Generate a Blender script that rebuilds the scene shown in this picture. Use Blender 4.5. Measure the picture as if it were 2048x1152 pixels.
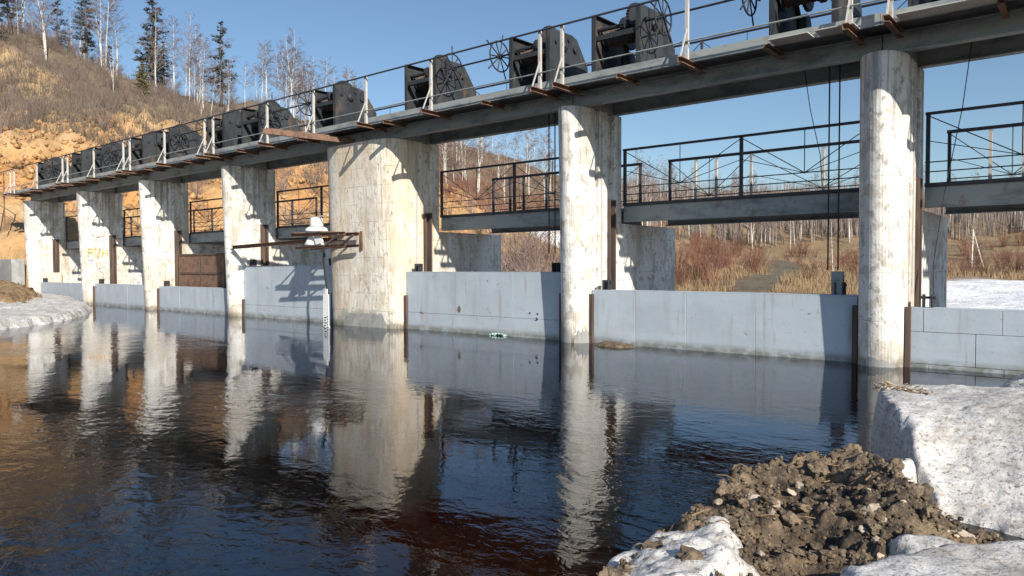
import bpy, math, random
import numpy as np
from mathutils import Vector, Matrix, noise as mn

S = bpy.context.scene
for o in list(bpy.data.objects): bpy.data.objects.remove(o)
C = S.collection
PI = math.pi
R = math.radians

# ------------------------------------------------------------------ camera, sky, sun, exposure
CAMLOC = Vector((2.6126, -12.1773, 1.55)); YAW, PITCH, ROLL = -.688, -.0285, -.0023
cam = bpy.data.cameras.new('camera'); co = bpy.data.objects.new('camera', cam); C.objects.link(co)
cam.lens = 1447.5/2048*36; cam.sensor_width = 36; cam.clip_start = .05; cam.clip_end = 6000
fw = Vector((math.sin(YAW)*math.cos(PITCH), math.cos(YAW)*math.cos(PITCH), math.sin(PITCH)))
rt = Vector((math.cos(YAW), -math.sin(YAW), 0)); up = rt.cross(fw)
rt2 = rt*math.cos(ROLL)+up*math.sin(ROLL); up2 = -rt*math.sin(ROLL)+up*math.cos(ROLL)
m = Matrix((rt2, up2, -fw)).transposed().to_4x4(); m.translation = CAMLOC
co.matrix_world = m; S.camera = co

SUN_EL, SUN_AZ = R(29.5), R(114)          # azimuth clockwise from +Y
sd = Vector((math.sin(SUN_AZ)*math.cos(SUN_EL), math.cos(SUN_AZ)*math.cos(SUN_EL), math.sin(SUN_EL)))
w = bpy.data.worlds.new('World'); S.world = w; w.use_nodes = True
nt = w.node_tree
sky = nt.nodes.new('ShaderNodeTexSky'); sky.sky_type = 'NISHITA'; sky.sun_disc = False
sky.sun_elevation = SUN_EL; sky.sun_rotation = SUN_AZ; sky.air_density = 1.15; sky.dust_density = .4; sky.ozone_density = 4.2
bg = nt.nodes['Background']; bg.inputs[1].default_value = .09
nt.links.new(sky.outputs[0], bg.inputs[0])
sl = bpy.data.lights.new('sun', 'SUN'); sl.energy = 5.0; sl.angle = R(.53); sl.color = (1, .93, .82)
so = bpy.data.objects.new('sun', sl); C.objects.link(so); so.location = (20, -20, 30)
so.rotation_euler = (-sd).to_track_quat('-Z', 'Y').to_euler()
S.view_settings.view_transform = 'Standard'; S.view_settings.look = 'None'
S.view_settings.exposure = .4; S.view_settings.gamma = 1

# ------------------------------------------------------------------ helpers
class MB:
    def __init__(s): s.v = []; s.f = []
    def poly(s, vs, fs):
        b = len(s.v); s.v += [tuple(p) for p in vs]; s.f += [tuple(b+i for i in f) for f in fs]; return s
    def box(s, x0, x1, y0, y1, z0, z1):
        return s.poly([(x0,y0,z0),(x1,y0,z0),(x1,y1,z0),(x0,y1,z0),(x0,y0,z1),(x1,y0,z1),(x1,y1,z1),(x0,y1,z1)],
                      [(0,3,2,1),(4,5,6,7),(0,1,5,4),(1,2,6,5),(2,3,7,6),(3,0,4,7)])
    def frame(s, p, q, upv=(0,0,1)):
        p, q = Vector(p), Vector(q); d = (q-p).normalized(); u = Vector(upv)
        if abs(d.dot(u)) > .97: u = Vector((0,1,0)) if abs(d.y) < .9 else Vector((1,0,0))
        a = d.cross(u).normalized(); return p, q, a, a.cross(d)
    def prof(s, pts, p, q, upv=(0,0,1)):            # closed 2d profile swept from p to q
        p, q, a, b = s.frame(p, q, upv); n = len(pts)
        vs = [p+a*x+b*y for x, y in pts]+[q+a*x+b*y for x, y in pts]
        fs = [(i, (i+1) % n, (i+1) % n+n, i+n) for i in range(n)]+[tuple(range(n))[::-1], tuple(range(n, 2*n))]
        return s.poly(vs, fs)
    def bar(s, p, q, w, h, upv=(0,0,1)):
        return s.prof([(-w/2,-h/2),(w/2,-h/2),(w/2,h/2),(-w/2,h/2)], p, q, upv)
    def tube(s, p, q, r0, r1=None, n=8, cap=True):
        r1 = r0 if r1 is None else r1
        p, q, a, b = s.frame(p, q)
        an = [2*PI*i/n for i in range(n)]
        vs = [p+(a*math.cos(t)+b*math.sin(t))*r0 for t in an]+[q+(a*math.cos(t)+b*math.sin(t))*r1 for t in an]
        fs = [(i, (i+1) % n, (i+1) % n+n, i+n) for i in range(n)]
        if cap: fs += [tuple(range(n))[::-1], tuple(range(n, 2*n))]
        return s.poly(vs, fs)
    def path(s, pts, rs, n=6):                       # tube through points
        L = len(pts); P = [Vector(p) for p in pts]; vs = []; fs = []
        for i in range(L):
            d = (P[min(i+1, L-1)]-P[max(i-1, 0)]).normalized(); u = Vector((.3,.2,1)) if abs(d.z) < .9 else Vector((1,.1,0))
            a = d.cross(u).normalized(); b = a.cross(d)
            vs += [P[i]+(a*math.cos(2*PI*k/n)+b*math.sin(2*PI*k/n))*rs[i] for k in range(n)]
        for i in range(L-1):
            fs += [(i*n+k, i*n+(k+1) % n, (i+1)*n+(k+1) % n, (i+1)*n+k) for k in range(n)]
        fs += [tuple(range(n))[::-1], tuple(range((L-1)*n, L*n))]
        return s.poly(vs, fs)
    def ext(s, pts, z0, z1):                          # plan polygon extruded in z
        n = len(pts)
        return s.poly([(x,y,z0) for x,y in pts]+[(x,y,z1) for x,y in pts],
                      [(i,(i+1)%n,(i+1)%n+n,i+n) for i in range(n)]+[tuple(range(n))[::-1], tuple(range(n,2*n))])
    def extx(s, pts, x0, x1):                         # yz polygon extruded in x
        n = len(pts)
        return s.poly([(x0,y,z) for y,z in pts]+[(x1,y,z) for y,z in pts],
                      [(i,(i+1)%n,(i+1)%n+n,i+n) for i in range(n)]+[tuple(range(n))[::-1], tuple(range(n,2*n))])
    def lathe(s, prof, c, axis='Z', n=16):            # prof: (radius, along)
        L = len(prof); vs = []
        for r, h in prof:
            for k in range(n):
                x, y = r*math.cos(2*PI*k/n), r*math.sin(2*PI*k/n)
                p = (x,y,h) if axis == 'Z' else (h,x,y)
                vs.append((c[0]+p[0], c[1]+p[1], c[2]+p[2]))
        fs = [(i*n+k, i*n+(k+1)%n, (i+1)*n+(k+1)%n, (i+1)*n+k) for i in range(L-1) for k in range(n)]
        fs += [tuple(range(n))[::-1], tuple(range((L-1)*n, L*n))]
        return s.poly(vs, fs)
    def ring(s, c, Rr, r, n=28, m_=6):                # torus in yz plane
        vs = []; fs = []
        for i in range(n):
            t = 2*PI*i/n
            for k in range(m_):
                u = 2*PI*k/m_; q = Rr+r*math.cos(u)
                vs.append((c[0]+r*math.sin(u), c[1]+q*math.cos(t), c[2]+q*math.sin(t)))
        for i in range(n):
            for k in range(m_):
                fs.append((i*m_+k, ((i+1)%n)*m_+k, ((i+1)%n)*m_+(k+1)%m_, i*m_+(k+1)%m_))
        return s.poly(vs, fs)

def wloc(o):
    v = Vector((0,0,0))
    while o: v += o.location; o = o.parent
    return v
def obj(name, mb, mt, parent=None, smooth=False, bevel=0, local=False, sub=None):
    """link a builder as one mesh; vertices are given in world space unless local"""
    off = wloc(parent) if (parent and not local) else Vector((0,0,0))
    me = bpy.data.meshes.new(name)
    me.from_pydata([(v[0]-off.x, v[1]-off.y, v[2]-off.z) for v in mb.v], [], mb.f)
    import bmesh
    bm = bmesh.new(); bm.from_mesh(me); bmesh.ops.recalc_face_normals(bm, faces=bm.faces); bm.to_mesh(me); bm.free()
    me.materials.append(mt)
    if smooth: me.polygons.foreach_set('use_smooth', [True]*len(me.polygons))
    o = bpy.data.objects.new(name, me); C.objects.link(o); o.parent = parent
    if bevel:
        b = o.modifiers.new('bevel', 'BEVEL'); b.width = bevel; b.segments = 2; b.limit_method = 'ANGLE'
    return o
def tag(o, label, cat, group=None):
    o['label'] = label; o['category'] = cat
    if group: o['group'] = group
    return o
def thing(name, loc, label, cat, group=None):
    o = bpy.data.objects.new(name, None); C.objects.link(o); o.location = loc; o.empty_display_size = .2
    return tag(o, label, cat, group)
def copy_tree(o, parent=None):
    c = o.copy(); C.objects.link(c); c.parent = parent
    for ch in list(o.children): copy_tree(ch, c)
    return c
def grid_obj(name, xs, ys, Z, mt, parent=None, attrs=None, smooth=True):
    nx, ny = len(xs), len(ys)
    X, Y = np.meshgrid(xs, ys)
    V = np.stack([X.ravel(), Y.ravel(), Z.ravel()], 1)
    i = np.arange((ny-1)*(nx-1)); r_ = i//(nx-1); c_ = i % (nx-1); a = r_*nx+c_
    Fq = np.stack([a, a+1, a+nx+1, a+nx], 1)
    return raw_mesh(name, V, Fq, mt, parent, attrs, smooth)
def raw_mesh(name, V, Fq, mt, parent=None, attrs=None, smooth=False):
    V = np.asarray(V, dtype=np.float32); Fq = np.asarray(Fq, dtype=np.int32); k = Fq.shape[1]
    if parent: V = V-np.array(wloc(parent), dtype=np.float32)
    me = bpy.data.meshes.new(name); me.vertices.add(len(V)); me.vertices.foreach_set('co', V.ravel())
    me.loops.add(Fq.size); me.loops.foreach_set('vertex_index', Fq.ravel())
    me.polygons.add(len(Fq)); me.polygons.foreach_set('loop_start', np.arange(len(Fq), dtype=np.int32)*k)
    me.update(calc_edges=True); me.validate()
    for an, av in (attrs or {}).items():
        at = me.attributes.new(an, 'FLOAT_COLOR', 'POINT')
        at.data.foreach_set('color', np.concatenate([av, np.ones((len(av), 1))], 1).astype(np.float32).ravel())
    if smooth: me.polygons.foreach_set('use_smooth', np.ones(len(Fq), dtype=bool))
    me.materials.append(mt)
    o = bpy.data.objects.new(name, me); C.objects.link(o); o.parent = parent
    return o

# ------------------------------------------------------------------ materials
def M(name, base, layers=(), rough=.85, metal=0, bump=(), coords='pos', spec=.3, attr=None, vary=0, lines=None):
    """layered procedural material. layer = (colour, (sx,sy,sz), lo, hi, amount[, (z0,z1)]) ; bump = ((scale),strength,dist)"""
    mt = bpy.data.materials.new(name); mt.use_nodes = True; t = mt.node_tree; N = t.nodes; L = t.links
    b = N['Principled BSDF']; b.inputs['Roughness'].default_value = rough; b.inputs['Metallic'].default_value = metal
    b.inputs['Specular IOR Level'].default_value = spec
    if coords == 'pos':
        g = N.new('ShaderNodeNewGeometry'); vec = g.outputs['Position']
    else:
        g = N.new('ShaderNodeTexCoord'); vec = g.outputs['Object']
        oi = N.new('ShaderNodeObjectInfo'); va = N.new('ShaderNodeVectorMath'); va.operation = 'ADD'
        sc = N.new('ShaderNodeMath'); sc.operation = 'MULTIPLY'; sc.inputs[1].default_value = 50
        L.new(oi.outputs['Random'], sc.inputs[0]); L.new(vec, va.inputs[0]); L.new(sc.outputs[0], va.inputs[1]); vec = va.outputs[0]
    def noise(scale, detail=5, rgh=.6):
        mp = N.new('ShaderNodeMapping'); mp.inputs['Scale'].default_value = scale if hasattr(scale, '__len__') else (scale,)*3
        L.new(vec, mp.inputs[0]); n = N.new('ShaderNodeTexNoise'); n.inputs['Scale'].default_value = 1
        n.inputs['Detail'].default_value = detail; n.inputs['Roughness'].default_value = rgh
        L.new(mp.outputs[0], n.inputs['Vector']); return n.outputs['Fac']
    def mr(src, lo, hi, a=0, c=1):
        q = N.new('ShaderNodeMapRange'); q.inputs[1].default_value = lo; q.inputs[2].default_value = hi
        q.inputs[3].default_value = a; q.inputs[4].default_value = c; q.clamp = True; L.new(src, q.inputs[0]); return q.outputs[0]
    def mul(a, c):
        q = N.new('ShaderNodeMath'); q.operation = 'MULTIPLY'; L.new(a, q.inputs[0])
        if isinstance(c, (int, float)): q.inputs[1].default_value = c
        else: L.new(c, q.inputs[1])
        return q.outputs[0]
    if attr:
        at = N.new('ShaderNodeAttribute'); at.attribute_name = attr; col = at.outputs['Color']
    else:
        rgb = N.new('ShaderNodeRGB'); rgb.outputs[0].default_value = (*base, 1); col = rgb.outputs[0]
    if vary:
        oi = N.new('ShaderNodeObjectInfo'); hs = N.new('ShaderNodeHueSaturation')
        L.new(mr(oi.outputs['Random'], 0, 1, 1-vary, 1+vary), hs.inputs['Value']); L.new(col, hs.inputs['Color']); col = hs.outputs[0]
    z = None
    for ly in layers:
        lc, scale, lo, hi, amt = ly[:5]
        fac = mul(mr(noise(scale), lo, hi), amt)
        if len(ly) > 5:
            if z is None:
                sx = N.new('ShaderNodeSeparateXYZ'); g2 = N.new('ShaderNodeNewGeometry'); L.new(g2.outputs['Position'], sx.inputs[0]); z = sx.outputs['Z']
            fac = mul(fac, mr(z, ly[5][0], ly[5][1]))
        mx = N.new('ShaderNodeMix'); mx.data_type = 'RGBA'; L.new(fac, mx.inputs[0]); L.new(col, mx.inputs[6]); mx.inputs[7].default_value = (*lc, 1)
        if len(ly) > 6: mx.blend_type = ly[6]
        col = mx.outputs[2]
    if lines:
        per, wd, lc, amt = lines
        s2 = N.new('ShaderNodeSeparateXYZ'); g3 = N.new('ShaderNodeNewGeometry'); L.new(g3.outputs['Position'], s2.inputs[0])
        wob = N.new('ShaderNodeMath'); wob.operation = 'MULTIPLY_ADD'; L.new(noise((2,2,1), 3), wob.inputs[0]); wob.inputs[1].default_value = .06; L.new(s2.outputs['Z'], wob.inputs[2])
        pp = N.new('ShaderNodeMath'); pp.operation = 'PINGPONG'; L.new(wob.outputs[0], pp.inputs[0]); pp.inputs[1].default_value = per/2
        fac = mul(mul(mr(pp.outputs[0], wd, 0), mr(noise((3,3,3)), .42, .6)), amt)
        mx = N.new('ShaderNodeMix'); mx.data_type = 'RGBA'; L.new(fac, mx.inputs[0]); L.new(col, mx.inputs[6]); mx.inputs[7].default_value = (*lc, 1); col = mx.outputs[2]
    L.new(col, b.inputs['Base Color'])
    prev = None
    for bs, st, dist in bump:
        bn = N.new('ShaderNodeBump'); bn.inputs['Strength'].default_value = st; bn.inputs['Distance'].default_value = dist
        L.new(noise(bs, 6, .65), bn.inputs['Height'])
        if prev: L.new(prev, bn.inputs['Normal'])
        prev = bn.outputs[0]
    if prev: L.new(prev, b.inputs['Normal'])
    return mt

MAT = {}
conc_bump = (((9,9,9), .35, .03), ((45,45,45), .3, .008))
MAT['conc'] = M('whitewashed concrete', (.76,.74,.69), (
    ((.52,.48,.41), (3.2,3.2,2.2), .53, .57, .8), ((.36,.34,.31), (7,7,5), .58, .61, .8), ((.84,.83,.80), (2.6,2.6,2.6), .56, .60, .7),
    ((.44,.37,.28), (1.1,1.1,.35), .48, .66, .75),
    ((.38,.37,.35), (7,7,.6), .58, .68, .5),
    ((.20,.19,.17), (14,14,3), .62, .70, .75),
    ((.48,.32,.18), (4,4,.4), .60, .72, .6),
    ((.38,.33,.25), (3,3,3), .36, .52, .9, (.75,.1)),
    ((.16,.15,.12), (6,6,2), .2, .5, .85, (.18,.05)),
    ((.24,.25,.25), (9,9,.25), .50, .60, .75, (2.6,4.2)),
    ), .9, bump=conc_bump, lines=(.74, .012, (.22,.2,.18), .7))
MAT['conc_stain'] = M('stained concrete', (.80,.76,.67), (
    ((.62,.54,.42), (3,3,2.0), .52, .60, .7), ((.46,.39,.30), (8,8,5), .58, .63, .7),
    ((.66,.52,.36), (1.3,1.3,.3), .44, .64, .8),
    ((.56,.34,.15), (4,4,.3), .58, .68, .75),
    ((.50,.46,.40), (9,9,.8), .56, .66, .6),
    ((.24,.20,.16), (16,16,4), .62, .68, .8),
    ((.38,.21,.10), (2.5,2.5,1.2), .66, .73, .7),
    ((.34,.36,.32), (2.1,2.1,2.4), .46, .5, .9, (.5,.35)),
    ((.16,.14,.10), (6,6,2), .2, .5, .85, (.18,.05)),
    ((.42,.38,.32), (26,26,2.2), .52, .60, .5),
    ), .9, bump=conc_bump, lines=(.46, .012, (.22,.18,.14), .8))
MAT['conc_grey'] = M('grey concrete', (.30,.30,.29), (
    ((.22,.22,.21), (4,4,.5), .48, .66, .7), ((.52,.50,.46), (3,3,3), .5, .7, .5), ((.12,.12,.12), (12,12,1), .6, .7, .5)), .9, bump=conc_bump)
MAT['steel_grey'] = M('grey-green painted steel', (.32,.345,.34), (
    ((.11,.125,.13), (1.5,4,4), .48, .66, .7), ((.20,.13,.09), (6,6,3), .6, .7, .6), ((.42,.43,.40), (9,9,9), .58, .7, .4)), .55, 0, ((20, .12, .01),))
MAT['steel_dark'] = M('dark bitumen-painted steel', (.026,.029,.034), (
    ((.075,.05,.04), (4,4,4), .55, .68, .7), ((.06,.062,.06), (7,7,2), .55, .7, .6)), .6, .0, ((25, .2, .01),), coords='obj', spec=.35)
MAT['plate'] = M('dark grey-green hoist plate', (.038,.043,.046), (
    ((.018,.021,.026), (2.2,2.2,1.2), .45, .6, .8), ((.12,.075,.05), (3,3,1.2), .56, .68, .7), ((.10,.10,.095), (9,9,2), .62, .7, .5)), .6, 0, ((25, .15, .01),), coords='obj', spec=.35)
MAT['rail_dark'] = M('dark railing steel', (.05,.055,.065), (((.13,.08,.05), (9,9,9), .55, .68, .6),), .6)
MAT['white_paint'] = M('chipped white paint', (.50,.48,.45), (((.30,.27,.22), (16,16,9), .58, .66, .8), ((.45,.36,.28), (5,5,3), .56, .7, .5)), .6, coords='obj')
MAT['rust'] = M('rusty steel', (.21,.125,.085), (((.10,.065,.05), (5,5,5), .45, .62, .8), ((.31,.19,.115), (11,11,3), .56, .7, .6)), .85, 0, ((40, .3, .006),))
MAT['rust_dark'] = M('dark rusty channel', (.115,.08,.065), (((.06,.05,.045), (5,5,1), .45, .62, .8), ((.20,.13,.09), (9,9,1), .56, .7, .6)), .85)
MAT['gate'] = M('blue-grey gate paint', (.45,.51,.565), (
    ((.38,.43,.475), (.9,.9,1.6), .46, .62, .6), ((.51,.55,.59), (2.2,2.2,.5), .54, .7, .5),
    ((.30,.28,.26), (13,13,22), .655, .70, .7), ((.40,.42,.40), (1,1,9), .48, .7, .6, (.5,.1)), ((.19,.20,.17), (5,5,7), .25, .55, .9, (.16,.05)), ((.33,.26,.20), (7,7,.7), .60, .70, .55), ((.36,.38,.40), (3.2,3.2,.45), .52, .68, .6), ((.24,.15,.10), (4,4,5), .68, .73, .8)),
    .5, 0, (((1.3,1.3,1.3), .18, .06), ((.8,.8,6), .08, .04)))
MAT['gate_seam'] = M('gate seam', (.24,.26,.28), rough=.7)
MAT['deck'] = M('shade-darkened deck concrete', (.12,.125,.13), (((.07,.07,.075), (2,2,2), .45, .65, .8),), .9)  # concrete colour darkened so the slab's underside reads as shaded
MAT['black'] = M('grease black', (.02,.02,.024), rough=.5)
MAT['white'] = M('white enamel', (.80,.79,.77), (((.5,.46,.4), (14,14,14), .6, .7, .5),), .45)
MAT['graffiti'] = M('orange graffiti paint', (.75,.42,.12), (((.72,.66,.55), (9,9,9), .5, .62, .8),), .9)
MAT['graffiti_p'] = M('violet graffiti paint', (.36,.28,.33), (((.70,.66,.6), (9,9,9), .5, .62, .7),), .9)
MAT['green'] = M('green plastic', (.30,.45,.40), (((.42,.52,.48), (12,12,12), .5, .7, .6),), .5)
MAT['ice'] = M('dirty old snow ice', (.62,.605,.585), (
    ((.38,.35,.31), (.9,.9,6), .46, .66, .6), ((.34,.31,.275), (5,5,40), .50, .64, .6), ((.22,.19,.16), (34,34,34), .56, .63, .85), ((.10,.085,.07), (80,80,80), .61, .66, .9), ((.33,.29,.24), (2.5,2.5,2.5), .58, .70, .7)),
    .55, 0, (((5,5,9), .55, .05), ((26,26,34), .5, .014), ((80,80,80), .35, .004)))
MAT['snow'] = M('snow', (.80,.81,.83), (((.6,.6,.6), (.4,.4,.4), .5, .7, .4),), .7, 0, ((2, .4, .05),))
MAT['clod'] = M('earth clod', (.135,.102,.07), (((.29,.22,.145), (13,13,13), .46, .64, .8), ((.045,.037,.031), (21,21,21), .54, .66, .9), ((.34,.28,.2), (40,40,40), .60, .68, .6)),
    .95, 0, (((20,20,20), .8, .03), ((70,70,70), .8, .01)), vary=.3)
MAT['soil_w'] = M('warm brown soil', (.24,.16,.09), (((.33,.23,.13), (3,3,3), .46, .64, .8), ((.09,.065,.045), (5,5,5), .54, .66, .8)), .95, 0, (((5,5,5), .8, .08),))
MAT['rubble'] = M('orange rubble', (.42,.25,.115), (((.20,.11,.055), (.9,.9,.9), .5, .62, .8), ((.56,.40,.22), (1.7,1.7,1.7), .54, .66, .7)), .95)
MAT['stone'] = M('pale stone', (.40,.33,.25), (((.55,.45,.35), (14,14,14), .5, .7, .6),), .8, 0, ((40, .4, .01),), vary=.4)
MAT['twig'] = M('dead twig', (.26,.17,.10), rough=.9)
MAT['birch'] = M('birch bark', (.62,.59,.54), (((.10,.085,.075), (2.5,2.5,6), .58, .64, .9), ((.40,.35,.31), (.4,.4,.9), .5, .66, .7)), .8, vary=.15)
MAT['birch_twig'] = M('birch twigs', (.19,.14,.125), rough=.9, vary=.2)
MAT['pine_bark'] = M('conifer bark', (.12,.09,.075), rough=.9)
MAT['needles'] = M('dark conifer needles', (.058,.07,.07), (((.095,.10,.085), (.7,.7,.7), .45, .65, .8),), .8, coords='obj', vary=.15)
MAT['needles_y'] = M('yellow young pine needles', (.16,.135,.035), (((.09,.09,.03), (.9,.9,.9), .45, .65, .8),), .8, coords='obj')
MAT['wood'] = M('grey far stems', (.24,.195,.17), (((.42,.38,.34), (.9,.9,.05), .56, .62, .8),), .9)
MAT['shrub'] = M('red-brown willow stems', (.19,.095,.065), rough=.9, vary=.3)
MAT['brush'] = M('grey-brown brush', (.15,.12,.095), (((.22,.17,.12), (.2,.2,.2), .45, .65, .8),), .95)
MAT['grass'] = M('dry straw grass', (.33,.235,.13), (((.20,.12,.075), (.15,.15,.15), .42, .62, .8), ((.46,.37,.22), (.6,.6,.6), .5, .7, .6)), .9)
MAT['ground'] = M('soil and dead grass', (.3,.2,.1), (
    ((.55,.55,.55), (.5,.5,.5), .42, .66, .5, (-99,-98), 'MULTIPLY'), ((1.35,1.3,1.2), (1.6,1.6,.7), .5, .68, .55, (-99,-98), 'MULTIPLY'),
    ((.5,.45,.42), (3.5,3.5,2.5), .55, .66, .55, (-99,-98), 'MULTIPLY')), .95, 0, (((.8,.8,.8), .8, .3), ((4,4,4), .7, .08)), attr='zone')
MAT['mound'] = M('frozen earth heap', (.1,.08,.06), (
    ((.30,.225,.145), (11,11,11), .50, .66, .7), ((.04,.034,.03), (17,17,17), .54, .66, .85), ((.42,.36,.27), (42,42,42), .60, .67, .6)),
    .95, 0, (((16,16,16), .9, .05), ((60,60,60), .9, .014)), attr='zone')
MAT['bed'] = M('silty riverbed', (.02,.012,.01), (((.6,.5,.4), (1.2,1.2,1.2), .42, .62, .8, (-99,-98), 'MULTIPLY'), ((.5,.4,.4), (5,5,5), .5, .66, .6, (-99,-98), 'MULTIPLY')), .9, attr='zone')

def water_mat():
    mt = bpy.data.materials.new('river water'); mt.use_nodes = True; t = mt.node_tree; N = t.nodes; L = t.links
    for n in list(N): N.remove(n)
    out = N.new('ShaderNodeOutputMaterial'); gl = N.new('ShaderNodeBsdfGlossy'); gl.inputs['Roughness'].default_value = .015
    gl.inputs['Color'].default_value = (.93,.95,1,1)
    tr = N.new('ShaderNodeBsdfTransparent'); tr.inputs[0].default_value = (.78,.47,.26,1)
    fr = N.new('ShaderNodeFresnel'); fr.inputs[0].default_value = 1.42
    mx = N.new('ShaderNodeMixShader'); L.new(fr.outputs[0], mx.inputs[0]); L.new(tr.outputs[0], mx.inputs[1]); L.new(gl.outputs[0], mx.inputs[2]); L.new(mx.outputs[0], out.inputs[0])
    g = N.new('ShaderNodeNewGeometry')
    def nz(sc, det, rough=.5, dis=0):
        mp = N.new('ShaderNodeMapping'); mp.inputs['Scale'].default_value = sc; L.new(g.outputs['Position'], mp.inputs[0]); mp.inputs['Rotation'].default_value = (0,0,.7)
        n = N.new('ShaderNodeTexNoise'); n.inputs['Scale'].default_value = 1; n.inputs['Detail'].default_value = det; n.inputs['Roughness'].default_value = rough; n.inputs['Distortion'].default_value = dis
        L.new(mp.outputs[0], n.inputs['Vector']); return n.outputs['Fac']
    def mth(op, a, b):
        q = N.new('ShaderNodeMath'); q.operation = op
        for i, v in enumerate((a, b)):
            if isinstance(v, (int, float)): q.inputs[i].default_value = v
            else: L.new(v, q.inputs[i])
        return q.outputs[0]
    def mr(src, lo, hi, a, c):
        q = N.new('ShaderNodeMapRange'); q.inputs[1].default_value = lo; q.inputs[2].default_value = hi; q.inputs[3].default_value = a; q.inputs[4].default_value = c; L.new(src, q.inputs[0]); return q.outputs[0]
    sx = N.new('ShaderNodeSeparateXYZ'); L.new(g.outputs['Position'], sx.inputs[0])
    calm = mr(sx.outputs['Y'], -.8, -6.5, .05, .66)                    # sheltered strip along the gates
    calm = mth('MULTIPLY', calm, mr(nz((.22,.22,.22), 3), .40, .60, .18, 1.35))
    h = mth('ADD', mth('MULTIPLY', nz((1.5,2.3,1), 2, .5, .4), .8), mth('ADD', mth('MULTIPLY', nz((5.5,8.5,1), 3, .55, .6), .42), mth('MULTIPLY', nz((17,24,1), 2, .5, .3), .09)))
    bp = N.new('ShaderNodeBump'); bp.inputs['Distance'].default_value = .017
    L.new(h, bp.inputs['Height']); L.new(calm, bp.inputs['Strength'])
    L.new(bp.outputs[0], gl.inputs['Normal']); L.new(bp.outputs[0], fr.inputs['Normal'])
    return mt
MAT['water'] = water_mat()

# ------------------------------------------------------------------ terrain
PX = [-.12, -5.9, -12.62, -19.18, -25.1, -31.0, -37.6]; PHW = [.34, .34, 1.47, .34, .34, .34, .34]   # pier centres, half widths
ctrl = np.array([
 # left bank hill with the cut slope
 (-42.7,1.2,4.2),(-44.4,1.1,5.8),(-48.3,1.9,7.7),(-49.4,4.9,9.1),(-50.8,9,10.8),(-57.3,6.3,11.9),(-59.3,9.9,13.6),(-63.8,6.2,13.8),(-63.3,14.4,14.5),(-80.4,11,21.7),(-82.8,14.2,23.4),(-88.1,20.3,24.9),(-87.6,28.4,22.6),(-87.2,37.8,22.8),(-97.1,15.7,29.2),(-116.3,7.9,35),(-76.5,1,15.5),(-51.6,-2.2,5.5),(-59.9,17.2,13.8),(-69.4,26.3,16.4),(-86,45.2,22.3),
 (-47.8,13.9,6.4),(-41.5,11.3,4.3),(-45.7,20.8,7.6),(-38.8,16.1,3.6),(-39.6,31.1,7.4),(-39.5,36.3,6.4),(-57.2,49.2,13),(-72.4,62.7,18.6),(-72.6,71.6,18.8),(-72,89,18.5),(-54.7,60.2,10.1),(-36.9,38.4,4),(-27.2,25.5,1.2),(-24.4,17.4,.2),(-74.4,48.1,17),(-94.7,64.1,25.2),
 # flood plain and far rise
 (-78.1,135.7,17.4),(-70.1,174.8,20.7),(-52.6,202.2,21.6),(-17.2,244.2,20.8),(11.9,268.1,20.7),(-45.3,91.1,5.6),(-33.5,100.7,5.5),(-10.3,122.5,7),(4.6,132.1,6.3),(-24.1,43.6,1.3),(-17.8,35.8,.6),(-11.8,32.9,.2),(-11.6,43.4,.6),(-5.1,61.7,.7),(-2,28,0),(0,20.6,-.3),(2.4,32.9,-.1),(-26,61.5,2.3),(-21.8,32.5,.7),
 (-12,14,-1.2),(-24,10,-1.4),(-4,12,-1.3),(8,15,-.5),(12,40,.5),(25,60,1),(20,110,4),(12,0,.6),(9,-12,.4),(20,-20,.8),(14,-40,.8),
 (-60,-12,6),(-70,-30,8),(-52,-40,3),(-60,-70,5),(-110,-40,22),(-150,20,36),(-150,80,24),(-120,120,24),(-112,36,22),(-108,55,20.5),(-100,80,20),(-125,60,21),(60,0,2),(60,90,4),(-150,200,20),(60,250,18),(0,-90,1),(60,-90,2)])
def tps(cp, pts):
    def U(r2): return np.where(r2 > 0, r2*np.log(r2+1e-12), 0)
    n = len(cp); d = ((cp[:, None, :2]-cp[None, :, :2])**2).sum(-1)
    A = np.zeros((n+3, n+3)); A[:n, :n] = U(d)+np.eye(n)*60; A[:n, n] = 1; A[:n, n+1:] = cp[:, :2]; A[n, :n] = 1; A[n+1:, :n] = cp[:, :2].T
    sol = np.linalg.solve(A, np.concatenate([cp[:, 2], np.zeros(3)]))
    out = np.zeros(len(pts))
    for k in range(0, len(pts), 20000):
        p = pts[k:k+20000]; dd = ((p[:, None]-cp[None, :, :2])**2).sum(-1)
        out[k:k+20000] = U(dd)@sol[:n]+sol[n]+p@sol[n+1:]
    return out
def sstep(a, b, x): t = np.clip((x-a)/(b-a), 0, 1); return t*t*(3-2*t)
def fnoise(X, Y, sc, seed=0, oct=4):
    return np.array([mn.fractal(Vector((x*sc+seed, y*sc-seed, seed*.7)), 1.0, 2.0, oct) for x, y in zip(X, Y)])
def bank_x(Y): return np.interp(Y, [-60,-20,-12,-9.6,-8.6,-7.6,-6.4,-5,-3,-1.5,.5], [6,3.0,1.5,.95,.8,.95,1.35,1.3,1.7,2.6,4.0])
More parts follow.
